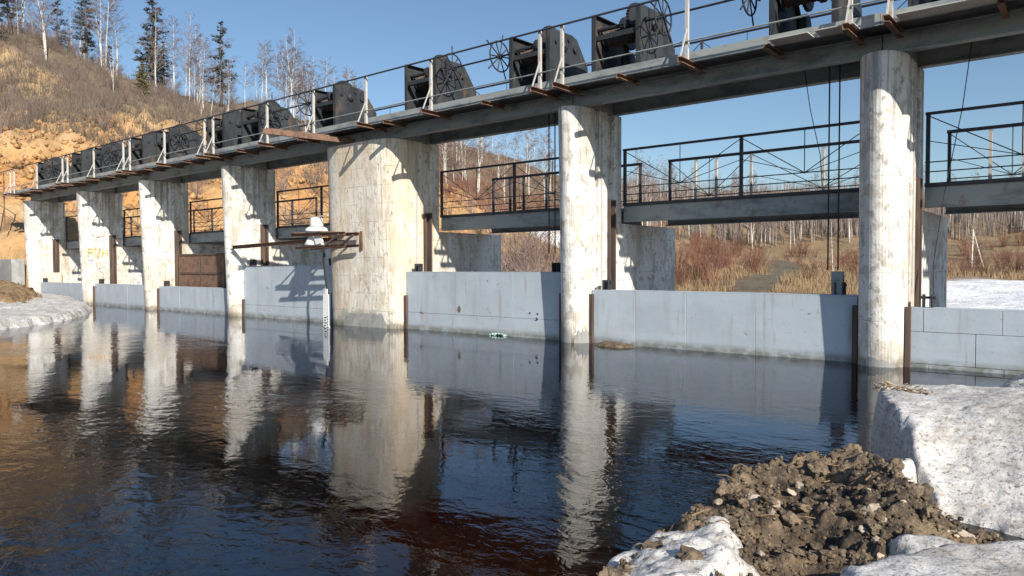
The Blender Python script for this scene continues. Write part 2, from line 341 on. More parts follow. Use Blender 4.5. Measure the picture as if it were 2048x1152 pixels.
def height(X, Y, rough=True):
    X = np.asarray(X, float); Y = np.asarray(Y, float)
    P = np.stack([np.clip(X, -160, 70), np.clip(Y, -95, 270)], 1)
    h = np.clip(tps(ctrl, P), -1.6, 44)
    if rough:
        f = sstep(14, 40, np.hypot(X-2.6, Y+12))
        hill = sstep(2.5, 8, h)
        h = h+fnoise(X, Y, .09, 3)*(.35+1.4*hill)*f+fnoise(X, Y, .4, 9, 3)*(.10+.38*hill)*f
    if rough:
        cm = sstep(1.2, .8, np.hypot((X+47)/17, (Y-14)/26))*sstep(1.5, 3.5, h)
        k_ = cm > .01
        if k_.any():
            q = np.zeros(X.shape); xx, yy = X[k_], Y[k_]
            q[k_] = -np.abs(fnoise(xx, yy, .28, 71, 4))*1.5+fnoise(xx, yy, .9, 73, 4)*.45+.5
            h = h+q*cm*sstep(-37.5, -40, X)+q*.4*cm*sstep(-40, -37.5, X)*sstep(10, 14, Y)
    # river upstream of the dam: cut a bed
    bx = bank_x(Y); s_ = np.minimum(bx-X, X-np.interp(Y, [-40,-1.3,-.5,.2], [-47,-44,-37.9,-37.5]))
    river = sstep(-.5, .5, s_)*sstep(2.2, .6, Y)
    bed = -1.1-.5*sstep(1, 12, s_)
    near = sstep(-2.5, .3, X-bx)*sstep(2.5, .5, Y)*sstep(12, 5, X)*sstep(-30, -20, X)      # low bank the photographer stands on
    h = h*(1-near)+(-.02)*near
    h = h*(1-river)+bed*river
    ch = sstep(.0, 1.2, Y)*sstep(14, 8, Y)*sstep(-39.5, -37, X)*sstep(9, 6, X)           # stilling basin below the gates
    return h*(1-ch)+np.minimum(h, -1.4)*ch
def axis(parts):
    out = []
    for a, b, st in parts: out += list(np.arange(a, b, st))
    return np.array(out)
gx = axis([(-3000,-400,520),(-400,-160,24),(-160,-100,2.5),(-100,-62,1.0),(-62,-36,.5),(-36,-6,1.0),(-6,6,.45),(6,30,2),(30,160,10),(160,400,40),(400,3001,520)])
gy = axis([(-3000,-400,520),(-400,-80,32),(-80,-16,3),(-16,0,.45),(0,36,.5),(36,60,1.0),(60,140,1.6),(140,280,5),(280,600,40),(600,3601,500)])
GX, GY = np.meshgrid(gx, gy); fx, fy = GX.ravel(), GY.ravel()
H = height(fx, fy)
def dist_poly(X, Y, pts):
    best = np.full(X.shape, 1e9)
    for (ax, ay), (bx_, by_) in zip(pts[:-1], pts[1:]):
        dx, dy = bx_-ax, by_-ay; t = np.clip(((X-ax)*dx+(Y-ay)*dy)/(dx*dx+dy*dy), 0, 1)
        best = np.minimum(best, np.hypot(X-ax-t*dx, Y-ay-t*dy))
    return best
track = [(-12.5,26),(-15.5,36),(-17.5,48),(-22.5,62),(-33,74),(-45,86),(-50,100)]
dtrack = dist_poly(fx, fy, track)
n1 = fnoise(fx, fy, .05, 21, 3); n2 = fnoise(fx, fy, .16, 33, 3)
zone = np.tile(np.array([.27,.19,.11]), (len(fx), 1))                     # straw field
def blend(c, m_): 
    global zone
    zone = zone*(1-m_[:, None])+np.array(c)*m_[:, None]
blend((.20,.105,.07), sstep(.05, .35, n1)*.8)                             # red-brown shrub ground
blend((.17,.135,.10), sstep(5, 11, H)*.9)                                  # brushy hillside
gxy = np.hypot((fx+47)/17, (fy-14)/26)
cut = sstep(1.15, .75, gxy+n2*.35)*sstep(15.5, 11.5, H+n1*4+n2*2)*sstep(.8, 2.5, H)
blend((.47,.29,.14), cut)                                                # orange cut slope
n3 = fnoise(fx, fy, .55, 81, 4)
blend((.52,.25,.085), cut*sstep(.05, .35, n2)*.75); blend((.56,.40,.22), cut*sstep(-.1, -.45, n2)*.7)
blend((.17,.095,.05), cut*sstep(.12, .42, n3)*.7); blend((.52,.33,.16), cut*sstep(-.15, -.45, n3)*.6)
sl_ = sstep(1.0, .8, np.hypot((fx+73)/20, (fy-4)/13)+n2*.3); blend((.46,.32,.17), sl_*.85)
blend((.13,.12,.085), sstep(2.0, .9, dtrack+n2*.6)*.85)
blend((.13,.10,.075), sstep(6, 14, fx)*sstep(30, 10, fy))  # unseen ground to the right, darkened to cut its warm bounce light
snow = sstep(-7.5, -5.0, fx+n2*1.5)*sstep(13, 16, fy)*sstep(58, 50, fy+n2*8)*sstep(34, 20, fx)
blend((.80,.81,.83), snow)
blend((.8,.81,.83), sstep(1.3, .9, np.hypot((fx+38)/5, (fy-42)/2.2)+n2*.4)*.9)
blend((.10,.078,.056), sstep(-.35, -.1, -np.abs(H+.1))*sstep(14, 6, np.abs(fx-4))*sstep(0, -2, fy))
ground = grid_obj('ground', gx, gy, H, MAT['ground'], attrs={'zone': zone}); ground['kind'] = 'structure'

# riverbed (silt, seen through the shallow water) and the water sheet
bx_ = np.concatenate([np.arange(-37, -5, .6), np.arange(-5, 1.3, .2)]); by_ = np.arange(-14, .1, .25); BX, BY = np.meshgrid(bx_, by_)
bz = -.62-.55*sstep(1.0, 10, np.abs(BX-.8))-.12*fnoise(BX.ravel(), BY.ravel(), .5, 5).reshape(BX.shape)-.35*sstep(-6, -1, BY)
zc0 = np.tile(np.array([.014,.009,.010]), (BX.size, 1)); xx, yy = BX.ravel(), BY.ravel(); nn = fnoise(xx, yy, .6, 15, 3)
for cx_, cy_, rx_, ry_, colr in ((-1.25,-8.1,.9,.8,(.85,.36,.07)), (-2.1,-7.9,1.0,.7,(.60,.18,.06)), (-.7,-3.6,.8,.9,(.60,.15,.04)), (-4.0,-6.2,1.2,1.2,(.34,.11,.06)), (-.6,-1.2,.9,.9,(.5,.22,.08)), (-13,-5,6,2.5,(.16,.06,.035))):
    mk = np.exp(-(((xx-cx_)/rx_)**2+((yy-cy_)/ry_)**2)*(1+nn*.8)); zc0 = zc0*(1-mk[:, None])+np.array(colr)*mk[:, None]      # ochre silt bars; the last, far-left one paints the hill's orange reflection
o = grid_obj('riverbed', bx_, by_, bz, MAT['bed'], attrs={'zone': zc0}); o['kind'] = 'structure'
mb = MB().poly([(-60,-80,0),(40,-80,0),(40,.345,0),(-60,.345,0)], [(0,1,2,3)])
o = obj('river_water', mb, MAT['water']); o['kind'] = 'structure'
mb = MB().poly([(-38,.75,-1.0),(8,.75,-1.0),(8,16,-1.0),(-38,16,-1.0)], [(0,1,2,3)])
o = obj('tail_water', mb, MAT['water']); o['kind'] = 'structure'

# ------------------------------------------------------------------ piers
ZP, ZS = 4.80, 5.26                 # pier top, deck top
YB, YT = 1.52, 4.1                # back of the tall shaft, back of the tail wall
def plan(cx, hw, back, nose=None, slots=True):
    """pier outline with a rounded upstream nose and gate slots cut in both cheeks"""
    ny = nose or hw; pts = []
    for k in range(25):
        t = PI+PI*k/24; c_, s_ = math.cos(t), math.sin(t)
        ex = .5 if hw > .8 else 1.0
        pts.append((cx+hw*math.copysign(abs(c_)**ex, c_), ny-ny*abs(s_)**ex))
    def side(sg):
        x = cx+sg*hw; q = [(x, ny)]
        if slots:
            for a, b, d in ((.46, .60, .07), (.70, .76, .03)):
                if a > ny+.02: q += [(x, a), (x-sg*d, a), (x-sg*d, b), (x, b)]
            q += [(x, .95), (x-sg*.12, .95), (x-sg*.12, 1.22), (x, 1.22)]
        return q
    return pts+side(1)[1:]+[(cx+hw, back), (cx-hw, back)]+side(-1)[1:][::-1]
PLAB = ['round-nosed white concrete pier nearest the big ice block on the right',
 'round-nosed white concrete pier in the middle, between the two widest open bays',
 'extra wide rust-stained concrete pier carrying the water gauge and rusty beams',
 'slender white concrete pier just left of the wide stained pier',
 'white concrete pier directly left of the bay closed by a rusty brown panel',
 'white concrete pier with orange graffiti lettering painted on its side',
 'crumbling white end abutment of the dam against the orange hillside',
 'concrete pier at the right-hand end of the dam past the ice']
piers = []
for i, (cx, hw) in enumerate(zip(PX+[5.78], PHW+[.34])):
    t = thing('concrete_pier', (cx, 0, -1.6), PLAB[i], 'pier', 'piers of the dam'); piers.append(t)
    mt = MAT['conc_stain'] if i == 2 else MAT['conc']
    nose = .62 if i == 2 else .36
    mb = MB().ext(plan(cx, hw, YB, nose), -1.6, ZP)        # the nose leans a little upstream towards its top
    mb.v = [(x, y-(.18 if z > 0 else -.06)*max(0, 1-y/nose), z) for x, y, z in mb.v]
    sh = obj('shaft', mb, mt, t, bevel=.015)
    obj('tail_wall', MB().ext([(cx-hw+.015, YB+.002), (cx+hw-.015, YB+.002), (cx+hw-.015, YT), (cx-hw+.015, YT)], -1.6, 2.5), MAT['conc'], t, bevel=.02)
    obj('bearing_block', MB().box(cx-hw+.05, cx+hw-.05, .30, 1.25, ZP+.002, 5.155), MAT['conc_grey'], t, bevel=.01)
    for sg in (-1, 1):
        x = cx+sg*(hw-.118)
        # rusty service-gate guide standing proud of its slot
        mb = MB(); mb.box(min(x, x+sg*.17), max(x, x+sg*.17), .955, 1.0, -.6, 2.98); mb.box(min(x, x+sg*.17), max(x, x+sg*.17), 1.17, 1.215, -.6, 2.98); mb.box(min(x, x+sg*.02), max(x, x+sg*.02), 1.0, 1.17, -.6, 2.98)
        obj('guide_rail', mb, MAT['rust_dark'], t)
        # angle that seals the gate edge
        e = cx+sg*(hw+.002); mb = MB(); mb.box(min(e, e+sg*.075), max(e, e+sg*.075), .25, .318, -.6, (.93,1.0,.85,.55,.8,.8,.7,.8)[i])
        obj('guide_angle', mb, MAT['rust_dark'], t)
    if i in (0, 1, 2, 3):     # light flat bar and pipe running down the lit cheek
        mb = MB(); mb.bar((cx+hw+.012, .70, 1.1), (cx+hw+.012, .70, 4.5), .02, .035, (0,1,0)); obj('flat_bar', mb, MAT['white_paint'], t)
    if i == 6:                # broken plinth
        mb = MB().ext(plan(cx, hw+.22, 1.3, .6, False), -1.6, 1.35); obj('plinth', mb, MAT['conc_stain'], t, bevel=.08)
# grey mortar patches on the noses
def nose_patch(t, cx, hw, ny, a0, a1, ztop, seed):
    rnd = random.Random(seed); mb = MB(); n = 14; vs = []
    for k in range(n+1):
        a = PI+PI*(a0+(a1-a0)*k/n); e = min(k, n-k)/(n/2)
        zt = ztop*(.35+.65*min(1, e*2.2))+rnd.uniform(-.04,.04)
        for z in (-.1, zt):
            c_, s_ = math.cos(a), math.sin(a); ex = .5 if hw > .8 else 1.0
            vs.append((cx+(hw+.012)*math.copysign(abs(c_)**ex, c_), ny-(ny+.012)*abs(s_)**ex, z))
    mb.poly(vs, [(2*k, 2*k+2, 2*k+3, 2*k+1) for k in range(n)]); o = obj('mortar_patch', mb, MAT['conc_grey'], t)
    s = o.modifiers.new('s', 'SOLIDIFY'); s.thickness = .014
nose_patch(piers[2], PX[2], 1.47, .62, .44, .66, .42, 1)
nose_patch(piers[1], PX[1], .34, .36, .12, .55, .30, 2); nose_patch(piers[1], PX[1], .34, .36, .62, .93, .26, 3)
nose_patch(piers[0], PX[0], .34, .36, .15, .75, .12, 4)

# graffiti on the sixth pier's lit cheek (letters made of brush strokes)
gxp = PX[5]+.34+.004
def strokes(name, segs, mt, w_):
    mb = MB()
    for (y0, z0, y1, z1) in segs: mb.bar((gxp, y0, z0), (gxp, y1, z1), .005, w_, (0, z1-z0, -(y1-y0)+1e-6))
    return obj(name, mb, mt, piers[5])
strokes('graffiti', [(-.05+.15,2.05,-.05+.15,2.38),(.10,2.38,.26,2.36),(.26,2.36,.26,2.22),(.26,2.22,.10,2.22),
    (.30,2.37,.46,2.37),(.38,2.37,.38,2.05),(.47,2.03,.56,2.38),(.56,2.38,.63,2.03),(.68,2.38,.68,2.03),(.86,2.38,.86,2.03),(.68,2.2,.86,2.2)], MAT['graffiti'], .05)
strokes('graffiti', [(.1,1.92,.28,1.90),(.28,1.90,.18,1.68),(.42,1.80,.44,1.5),(.5,1.55,.75,1.6),(.55,1.45,.7,1.28),(.44,2.9,.75,2.93),(.1,2.95,.12,2.8)], MAT['graffiti_p'], .035)

# wing wall on the far left bank
t = tag(obj('wing_wall', MB().box(-50, -37.42, -.75, -.2, -1.6, 2.0), MAT['conc_grey'], bevel=.03), 'low grey concrete wing wall left of the end abutment', 'wall')

# ------------------------------------------------------------------ gates
GLAB = ['light blue-grey gate with square welded plates, behind the ice block at right',
 'long blue-grey gate between the two rightmost round piers',
 'tall blue-grey gate with a rust hole, green rag at its foot',
 'blue-grey gate crossed by diagonal beam shadows, left of the wide stained pier',
 'low blue-grey gate standing below the rusty brown panel',
 'low blue-grey gate just right of the pier with orange graffiti',
 'farthest low blue-grey gate beside the crumbling end abutment']
GTOP = [.90, 1.07, 1.43, 1.60, .86, .88, .87]
GY0 = .33
allx = [5.78]+PX; allw = [.34]+PHW
gates = []
for i in range(7):
    xr, xl = allx[i]-allw[i]-.02, allx[i+1]+allw[i+1]+.02; zt = GTOP[i]
    t = thing('sluice_gate', ((xl+xr)/2, GY0, -.8), GLAB[i], 'gate', 'gates between the piers'); gates.append(t)
    L_ = xr-xl
    if i == 0:   cuts = [(-1.9, .06, [.30,1.25,2.6,3.9]), (.06, .55, [.9,2.3,3.6]), (.55, zt, [.22,1.22,2.6,3.8])]
    elif i == 1: cuts = [(-1.9, zt, [xl+1.0-xl, 2.08, 3.40])]
    elif i == 2: cuts = [(-1.9, .42, [2.4]), (.42, zt, [1.7, 3.5])]
    elif i == 3: cuts = [(-1.9, .38, [2.6]), (.38, zt, [2.6])]
    else:        cuts = [(-1.9, zt, [1.6, 3.2])]
    for z0, z1, xs in cuts:
        xx = [0]+[x for x in xs if x < L_]+[L_]
        for a, b in zip(xx[:-1], xx[1:]):
            obj('plate', MB().box(xl+a+.003, xl+b-.003, GY0+random.Random(int(a*97+i)).uniform(-.003,.003), GY0+.03, z0+.003, z1-.003), MAT['gate'], t, bevel=.004)
    obj('seam_backing', MB().box(xl, xr, GY0+.031, GY0+.045, -1.9, zt-.01), MAT['gate_seam'], t)
    obj('top_flange', MB().box(xl, xr, GY0+.005, GY0+.34, zt, zt+.018), MAT['gate'], t)
    for k in range(6):
        x = xl+L_*(k+.5)/6; obj('rib', MB().box(x-.012, x+.012, GY0+.046, GY0+.32, -1.9, zt-.002), MAT['steel_grey'], t)
    obj('cross_beam', MB().box(xl, xr, GY0+.321, GY0+.34, -1.9, zt-.002), MAT['steel_grey'], t)
    for x in (xl+.18, xr-.38):
        mb = MB(); mb.box(x, x+.02, GY0+.10, GY0+.26, zt+.019, zt+.22); mb.box(x+.12, x+.14, GY0+.10, GY0+.26, zt+.019, zt+.22); mb.tube((x-.03, GY0+.18, zt+.17), (x+.17, GY0+.18, zt+.17), .02)
        obj('lifting_lug', mb, MAT['steel_dark'], t)
    if i == 1:
        mb = MB(); mb.box(-.92, -.74, GY0+.12, GY0+.24, zt+.019, zt+.40); obj('lifting_block', mb, MAT['steel_grey'], t, bevel=.01)
# damage and rag on the tall gate
t = gates[2]
mb = MB(); rnd = random.Random(4); n = 14
vs = [(-9.3+.07*math.cos(2*PI*k/n)*rnd.uniform(.6,1.1), GY0-.006, .56+.09*math.sin(2*PI*k/n)*rnd.uniform(.6,1.1)) for k in range(n)]
mb.poly(vs, [tuple(range(n))]); obj('rust_hole', mb, MAT['rust'], t)
for k in range(9):
    x, z = (-6.98 if k < 6 else -10.6)+rnd.uniform(-.22,.22), .46+rnd.uniform(-.1,.1); s_ = rnd.uniform(.008,.03)
    mb = MB().poly([(x-s_,GY0-.007,z-s_*.5),(x+s_,GY0-.007,z-s_*.7),(x+s_*.7,GY0-.007,z+s_*.6),(x-s_*.5,GY0-.007,z+s_*.8)], [(0,1,2,3)]); obj('dent', mb, MAT['rust_dark'], t)
mb = MB()
for k in range(7):
    a = k/6; mb.path([(-8.25+.4*a, GY0-.07-.05*math.sin(7*a), -.01), (-8.23+.4*a, GY0-.08-.05*math.cos(5*a), .02+.03*math.sin(PI*a)), (-8.20+.4*a, GY0-.03, .02+.03*math.sin(PI*a))], [.015,.032,.012], 6)
tag(obj('rag', mb, MAT['green'], smooth=True), 'small green plastic rag floating against the tall gate', 'rag')

# rusty panel closing the fifth bay
xl, xr = PX[4]+.46, PX[3]-.46
t = thing('rusty_panel', ((xl+xr)/2, 1.08, -1.0), 'rusty brown steel panel with ribs standing behind a low gate', 'panel')
for k in range(3):
    for z0, z1 in ((-1.0, .82), (.82, 1.36), (1.36, 2.05)):
        a, b = xl+(xr-xl)*k/3, xl+(xr-xl)*(k+1)/3
        obj('panel_plate', MB().box(a+.02, b-.02, 1.07, 1.09, z0+.02, z1-.02), MAT['rust'], t)
for z in (.82, 1.36, 2.05): obj('panel_rib', MB().box(xl, xr, 1.04, 1.10, z-.03, z+.03), MAT['rust_dark'], t)
for k in range(4):
    x = xl+(xr-xl)*k/3; obj('panel_post', MB().box(x-.03, x+.03, 1.035, 1.105, -1.0, 2.08), MAT['rust_dark'], t)

# ------------------------------------------------------------------ upper hoist bridge
DX0, DX1 = -39.6, 7.5
YF, YR = -.44, 2.15
t = thing('hoist_bridge', (-16, .8, 4.84), 'long grey steel and concrete hoist bridge carried on the pier tops', 'bridge'); bridge = t
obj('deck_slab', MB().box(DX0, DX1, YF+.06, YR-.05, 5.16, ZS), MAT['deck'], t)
def chan(h, b, th): return [(-b/2,-h/2),(b/2,-h/2),(b/2,-h/2+th),(-b/2+th,-h/2+th),(-b/2+th,h/2-th),(b/2,h/2-th),(b/2,h/2),(-b/2,h/2)]
def ibeam(h, b, th): 
    q = [(-b/2,-h/2),(b/2,-h/2),(b/2,-h/2+th),(th/2,-h/2+th),(th/2,h/2-th),(b/2,h/2-th),(b/2,h/2),(-b/2,h/2),(-b/2,h/2-th),(-th/2,h/2-th),(-th/2,-h/2+th),(-b/2,-h/2+th)]
    return q
xs = [DX0]+[PX[5]+.2, PX[3]+.1, PX[2], PX[1]-.05, PX[0]+.1]+[DX1]
for a, b in zip(xs[:-1], xs[1:]):
    obj('edge_channel', MB().prof(chan(.175, .07, .012), (b-.004, YF+.025, 5.185), (a+.004, YF+.025, 5.185)), MAT['steel_grey'], t)
obj('rear_channel', MB().prof(chan(.175, .07, .012), (DX0, YR-.015, 5.185), (DX1, YR-.015, 5.185)), MAT['steel_grey'], t)
for i in range(len(PX)):
    xr = (allx[i]+.0) ; xl = allx[i+1]+.0
    for y, nm in ((.17, 'front_girder'), (1.34, 'rear_girder')):
        a, b = xl-allw[i+1]*.85*(-1)+.02, xr-allw[i]*.85-.02
        a, b = xl+.01, xr-.01
        g = obj('girder', MB().prof(ibeam(.30, .16, .02), (a, y, 4.954), (b, y, 4.954)), MAT['steel_grey'], t)
        if y < 1 and i < 4:
            mb = MB()
            for k in range(int((b-a)/.14)):
                x = a+.1+k*.14
                if (k//9) % 2 == 0: mb.tube((x, y-.0101, 5.02), (x, y-.028, 5.02), .014, n=6); mb.tube((x+.07, y-.0101, 4.96), (x+.07, y-.028, 4.96), .014, n=6)
            q = obj('bolt_row', mb, MAT['steel_grey'], g); q['kind'] = 'stuff'
# cross brackets under the slab with rusty outer ends carrying the posts
posts = []
for i, p in enumerate(allx):
    off = min(allw[i]-.34, .9)
    posts += [p-.27-off*.9, p+.27+off*.9]
    if i+1 < len(allx): posts.append((p+allx[i+1])/2)
posts = sorted(p for p in posts if DX0+.3 < p < DX1)
extra = []
for i in range(len(PX)):
    a, b = allx[i+1], allx[i]; extra += [a+(b-a)*.27, a+(b-a)*.74]
for x in posts: obj('bracket', MB().prof(chan(.10, .09, .012), (x, -.88, 5.045), (x, .07, 5.045), (0,0,1)), MAT['rust'], t)
for x in extra: obj('bracket', MB().prof(chan(.085, .08, .012), (x, -.66, 5.04), (x, .07, 5.04), (0,0,1)), MAT['rust'], t)
# pale timber/sheet strips along the outer edge
for a, b in ((-1.55,-.95), (-.85,-.3), (.25,2.2)):
    obj('edge_strip', MB().box(a, b, YF-.34, YF-.012, 5.096, 5.112), MAT['white_paint'], t)

# upstream railing
t = thing('deck_railing', (-16, YF, ZS), 'weathered pale-posted steel railing along the upstream edge of the hoist bridge', 'railing')
for k, x in enumerate(posts):
    mb = MB(); mb.prof([(-.028,-.028),(.028,-.028),(.028,-.02),(-.02,-.02),(-.02,.028),(-.028,.028)], (x, -.60, 5.097), (x, -.60, 6.25))
    p = obj('post', mb, MAT['white_paint'], t)
    if k % 3 != 2 or True:
        mb = MB(); mb.bar((x+.005, -.86, 5.097), (x+.005, -.62, 5.62), .022, .022); obj('strut', mb, MAT['white_paint'], p)
for a, b in zip([DX0]+posts, posts+[DX1]):
    obj('top_rail', MB().tube((a, -.645, 6.235), (b, -.645, 6.235), .021, n=8), MAT['rail_dark'], t)
    obj('lower_rail', MB().tube((a, -.645, 5.40), (b, -.645, 5.40), .014, n=6), MAT['steel_grey'], t)
# downstream railing with fan bracing
def fan_panels(t, xs, y, z0, z1, zl, r_):
    for a, b in zip(xs[:-1], xs[1:]):
        c = (a+b)/2
        for q in ((a, z1), (b, z1)): obj('brace', MB().tube((q[0], y, q[1]-.02), (c, y, zl), r_, n=5), MAT['rail_dark'], t)
        obj('brace', MB().tube((c, y, zl-.02), (c, y, z1), r_, n=5), MAT['rail_dark'], t)
        for q in ((a, zl+(z1-zl)*.45), (b, zl+(z1-zl)*.45)): obj('brace', MB().tube((q[0], y, q[1]), (c, y, zl), r_*.8, n=5), MAT['rail_dark'], t)
t = thing('rear_railing', (-16, YR, ZS), 'thin dark fan-braced railing along the downstream edge of the hoist bridge', 'railing')
rx = []
for i in range(7): rx += [allx[i+1]+(allx[i]-allx[i+1])*f for f in (0, 1/3, 2/3)]
rx = sorted(rx)
for x in rx: obj('post', MB().bar((x, YR-.08, ZS), (x, YR-.08, 6.25), .045, .045), MAT['rail_dark'], t)
for z, r_ in ((6.25, .024), (5.55, .012), (5.36, .012)): obj('rail', MB().tube((DX0, YR-.08, z), (DX1, YR-.08, z), r_, n=6), MAT['rail_dark'], t)
fan_panels(t, rx, YR-.08, ZS, 6.25, 5.45, .009)

# ------------------------------------------------------------------ hoists
CH = [(-.725,0),(-.725,1.38),(.10,1.40),(.30,1.34),(.725,.80),(.725,0)]
def make_hoist():
    t = thing('gate_hoist', (0,0,0), '', 'hoist', 'gate hoists on the bridge')
    for sg in (-1, 1):
        x = sg*.55; mb = MB(); mb.extx(CH, x-.012, x+.012)
        c = obj('cheek_plate', mb, MAT['plate'], t, local=True)
        mb = MB()
        for (a, b), (c2, d2) in zip(CH[:-1], CH[1:]):
            mb.bar((x-sg*.05, a, b), (x-sg*.05, c2, d2), .075, .012, (1,0,0)) if False else mb.bar((x-sg*.052, a, b), (x-sg*.052, c2, d2), .08, .014, (0, -(d2-b), c2-a))
        obj('flange', mb, MAT['plate'], c, local=True)
        mb = MB().lathe([(.02,0),(.10,0),(.10,.05),(.05,.09),(.02,.09)], (x+.012 if sg > 0 else x-.102, -.22, 1.08), 'X', 12); obj('bearing', mb, MAT['steel_dark'], c, local=True)
        mb = MB().lathe([(.02,0),(.07,0),(.07,.05),(.02,.06)], (x+.012 if sg > 0 else x-.072, .18, 1.10), 'X', 12); obj('bearing', mb, MAT['steel_dark'], c, local=True)
    mb = MB().lathe([(.24,-.50),(.24,-.47),(.16,-.465),(.16,.30),(.24,.305),(.24,.335),(.05,.34)], (0,-.22,1.02), 'X', 20); obj('cable_drum', mb, MAT['steel_dark'], t, True, local=True)
    # coils of rope on the drum
    mb = MB()
    for k in range(14): mb.ring((-.42+k*.045, -.22, 1.02), .175, .018, 16, 5)
    obj('rope_coil', mb, MAT['rust_dark'], t, True, local=True)
    def gear(c, r, w_, n):
        pts = []
        for k in range(n):
            a = 2*PI*k/n
            for da, rr in ((0,r),(.28,r*1.06),(.5,r*1.06),(.78,r)): pts.append((c[1]+rr*math.cos(a+da*2*PI/n), c[2]+rr*math.sin(a+da*2*PI/n)))
        mb = MB(); mb.extx(pts, c[0]-w_/2, c[0]+w_/2); mb.lathe([(.02,-w_),(.09,-w_),(.09,w_),(.02,w_)], c, 'X', 12); return mb
    obj('spur_gear', gear((.10,-.05,1.26), .38, .07, 36), MAT['steel_dark'], t, local=True)
    obj('spur_gear', gear((-.22,.22,1.16), .30, .06, 26), MAT['steel_dark'], t, local=True)
    obj('pinion', gear((.10,-.52,1.12), .13, .09, 14), MAT['steel_dark'], t, local=True)
    for y, z in ((-.22,1.02),(-.05,1.26),(-.52,1.12),(.22,1.16)):
        obj('axle', MB().tube((-.60,y,z), (.60,y,z), .04, n=10), MAT['steel_dark'], t, local=True)
    obj('tie_beam', MB().box(-.537,.537,-.70,-.62,.86,.96), MAT['plate'], t, local=True)
    obj('tie_beam', MB().box(-.537,.537,.30,.42,.18,.30), MAT['plate'], t, local=True)
    obj('gear_case', MB().extx([(-.1,0),(-.1,.36),(.02,.52),(.60,.46),(.66,.36),(.66,0)], .565, .70), MAT['steel_dark'], t, local=True, bevel=.015)
    obj('base_frame', MB().box(-.62,.72,-.73,-.60,0,.07).box(-.62,.72,.60,.735,0,.07), MAT['steel_dark'], t, local=True)
    obj('brake_drum', MB().lathe([(.03,-.07),(.20,-.07),(.20,.07),(.03,.07)], (-.30,.30,.62), 'X', 18), MAT['steel_dark'], t, True, local=True)
    obj('motor', MB().lathe([(.05,-.26),(.15,-.22),(.15,.2),(.06,.26)], (-.15,.05,.24), 'X', 14).box(-.3,.1,-.1,.2,0,.12), MAT['steel_dark'], t, local=True)
    mb = MB().tube((-.30,-.86,.05),(.02,-.86,.05),.035,n=10).tube((.02,-.86,.05),(.05,-.86,.05),.05,n=10).tube((.16,-.86,.05),(.42,-.86,.05),.035,n=10).tube((.13,-.86,.06),(.19,-.86,.06),.055,n=10).box(-.28,-.22,-.86,-.6,0,.03).box(.3,.36,-.86,-.6,0,.03)
    obj('white_clamp', mb, MAT['white'], t, local=True)
    return t
def add_wheel(t, x, z=1.08, y=-.55, rot=0.0):
    h = obj('handwheel', MB().lathe([(.015,-.05),(.055,-.05),(.055,.05),(.015,.05)], (x,y,z), 'X', 12), MAT['steel_dark'], t, local=True)
    obj('rim', MB().ring((x,y,z), .34, .017), MAT['steel_dark'], h, True, local=True)
    for k in range(10):
        a = rot+2*PI*k/10; r1 = .52 if k % 2 == 0 else .34
        obj('spoke', MB().tube((x, y+.05*math.cos(a), z+.05*math.sin(a)), (x, y+r1*math.cos(a), z+r1*math.sin(a)), .013, .016, n=6), MAT['steel_dark'], h, local=True)
    return h
proto = make_hoist()
pl = copy_tree(proto); add_wheel(pl, .95, rot=.35)       # left-hand hoist of a bay: wheel on its right
pr = proto; add_wheel(pr, -.98, rot=.1)                  # right-hand hoist: wheel on its left
HLAB = {}
names = ['first', 'second', 'third', 'fourth', 'fifth', 'sixth']
bayname = ['bay with the ice block', 'bay with the field view', 'bay of the rust-holed gate', 'bay left of the wide stained pier', 'bay with the rusty brown panel', 'bay right of the graffiti pier', 'farthest bay at the abutment']
usedl = usedr = False
for i in range(7):
    a, b = allx[i+1], allx[i]; oa, ob = min(allw[i+1]-.34, 1.13), min(allw[i]-.34, .64)
    for side in ('left', 'right'):
        x = a+oa+.37+.55 if side == 'left' else b-ob-.70-.55
        if i == 0 and side == 'right': continue
        src = pl if side == 'left' else pr
        used = usedl if side == 'left' else usedr
        o = copy_tree(src) if used else src
        if side == 'left': usedl = True
        else: usedr = True
        o.location = (x, 1.025, ZS)
        o['label'] = '%s dark geared hoist above the %s' % (side, bayname[i])
    if i > 0:
        xa, xb = a+oa+.37+1.1+.02, b-ob-.70-1.1-.02
        tag(obj('drive_shaft', MB().tube((xa-.3, .475, ZS+1.08), (xb+.3, .475, ZS+1.08), .022, n=8), MAT['steel_dark']), 'thin dark drive shaft above the %s' % bayname[i], 'shaft', 'drive shafts between hoists')

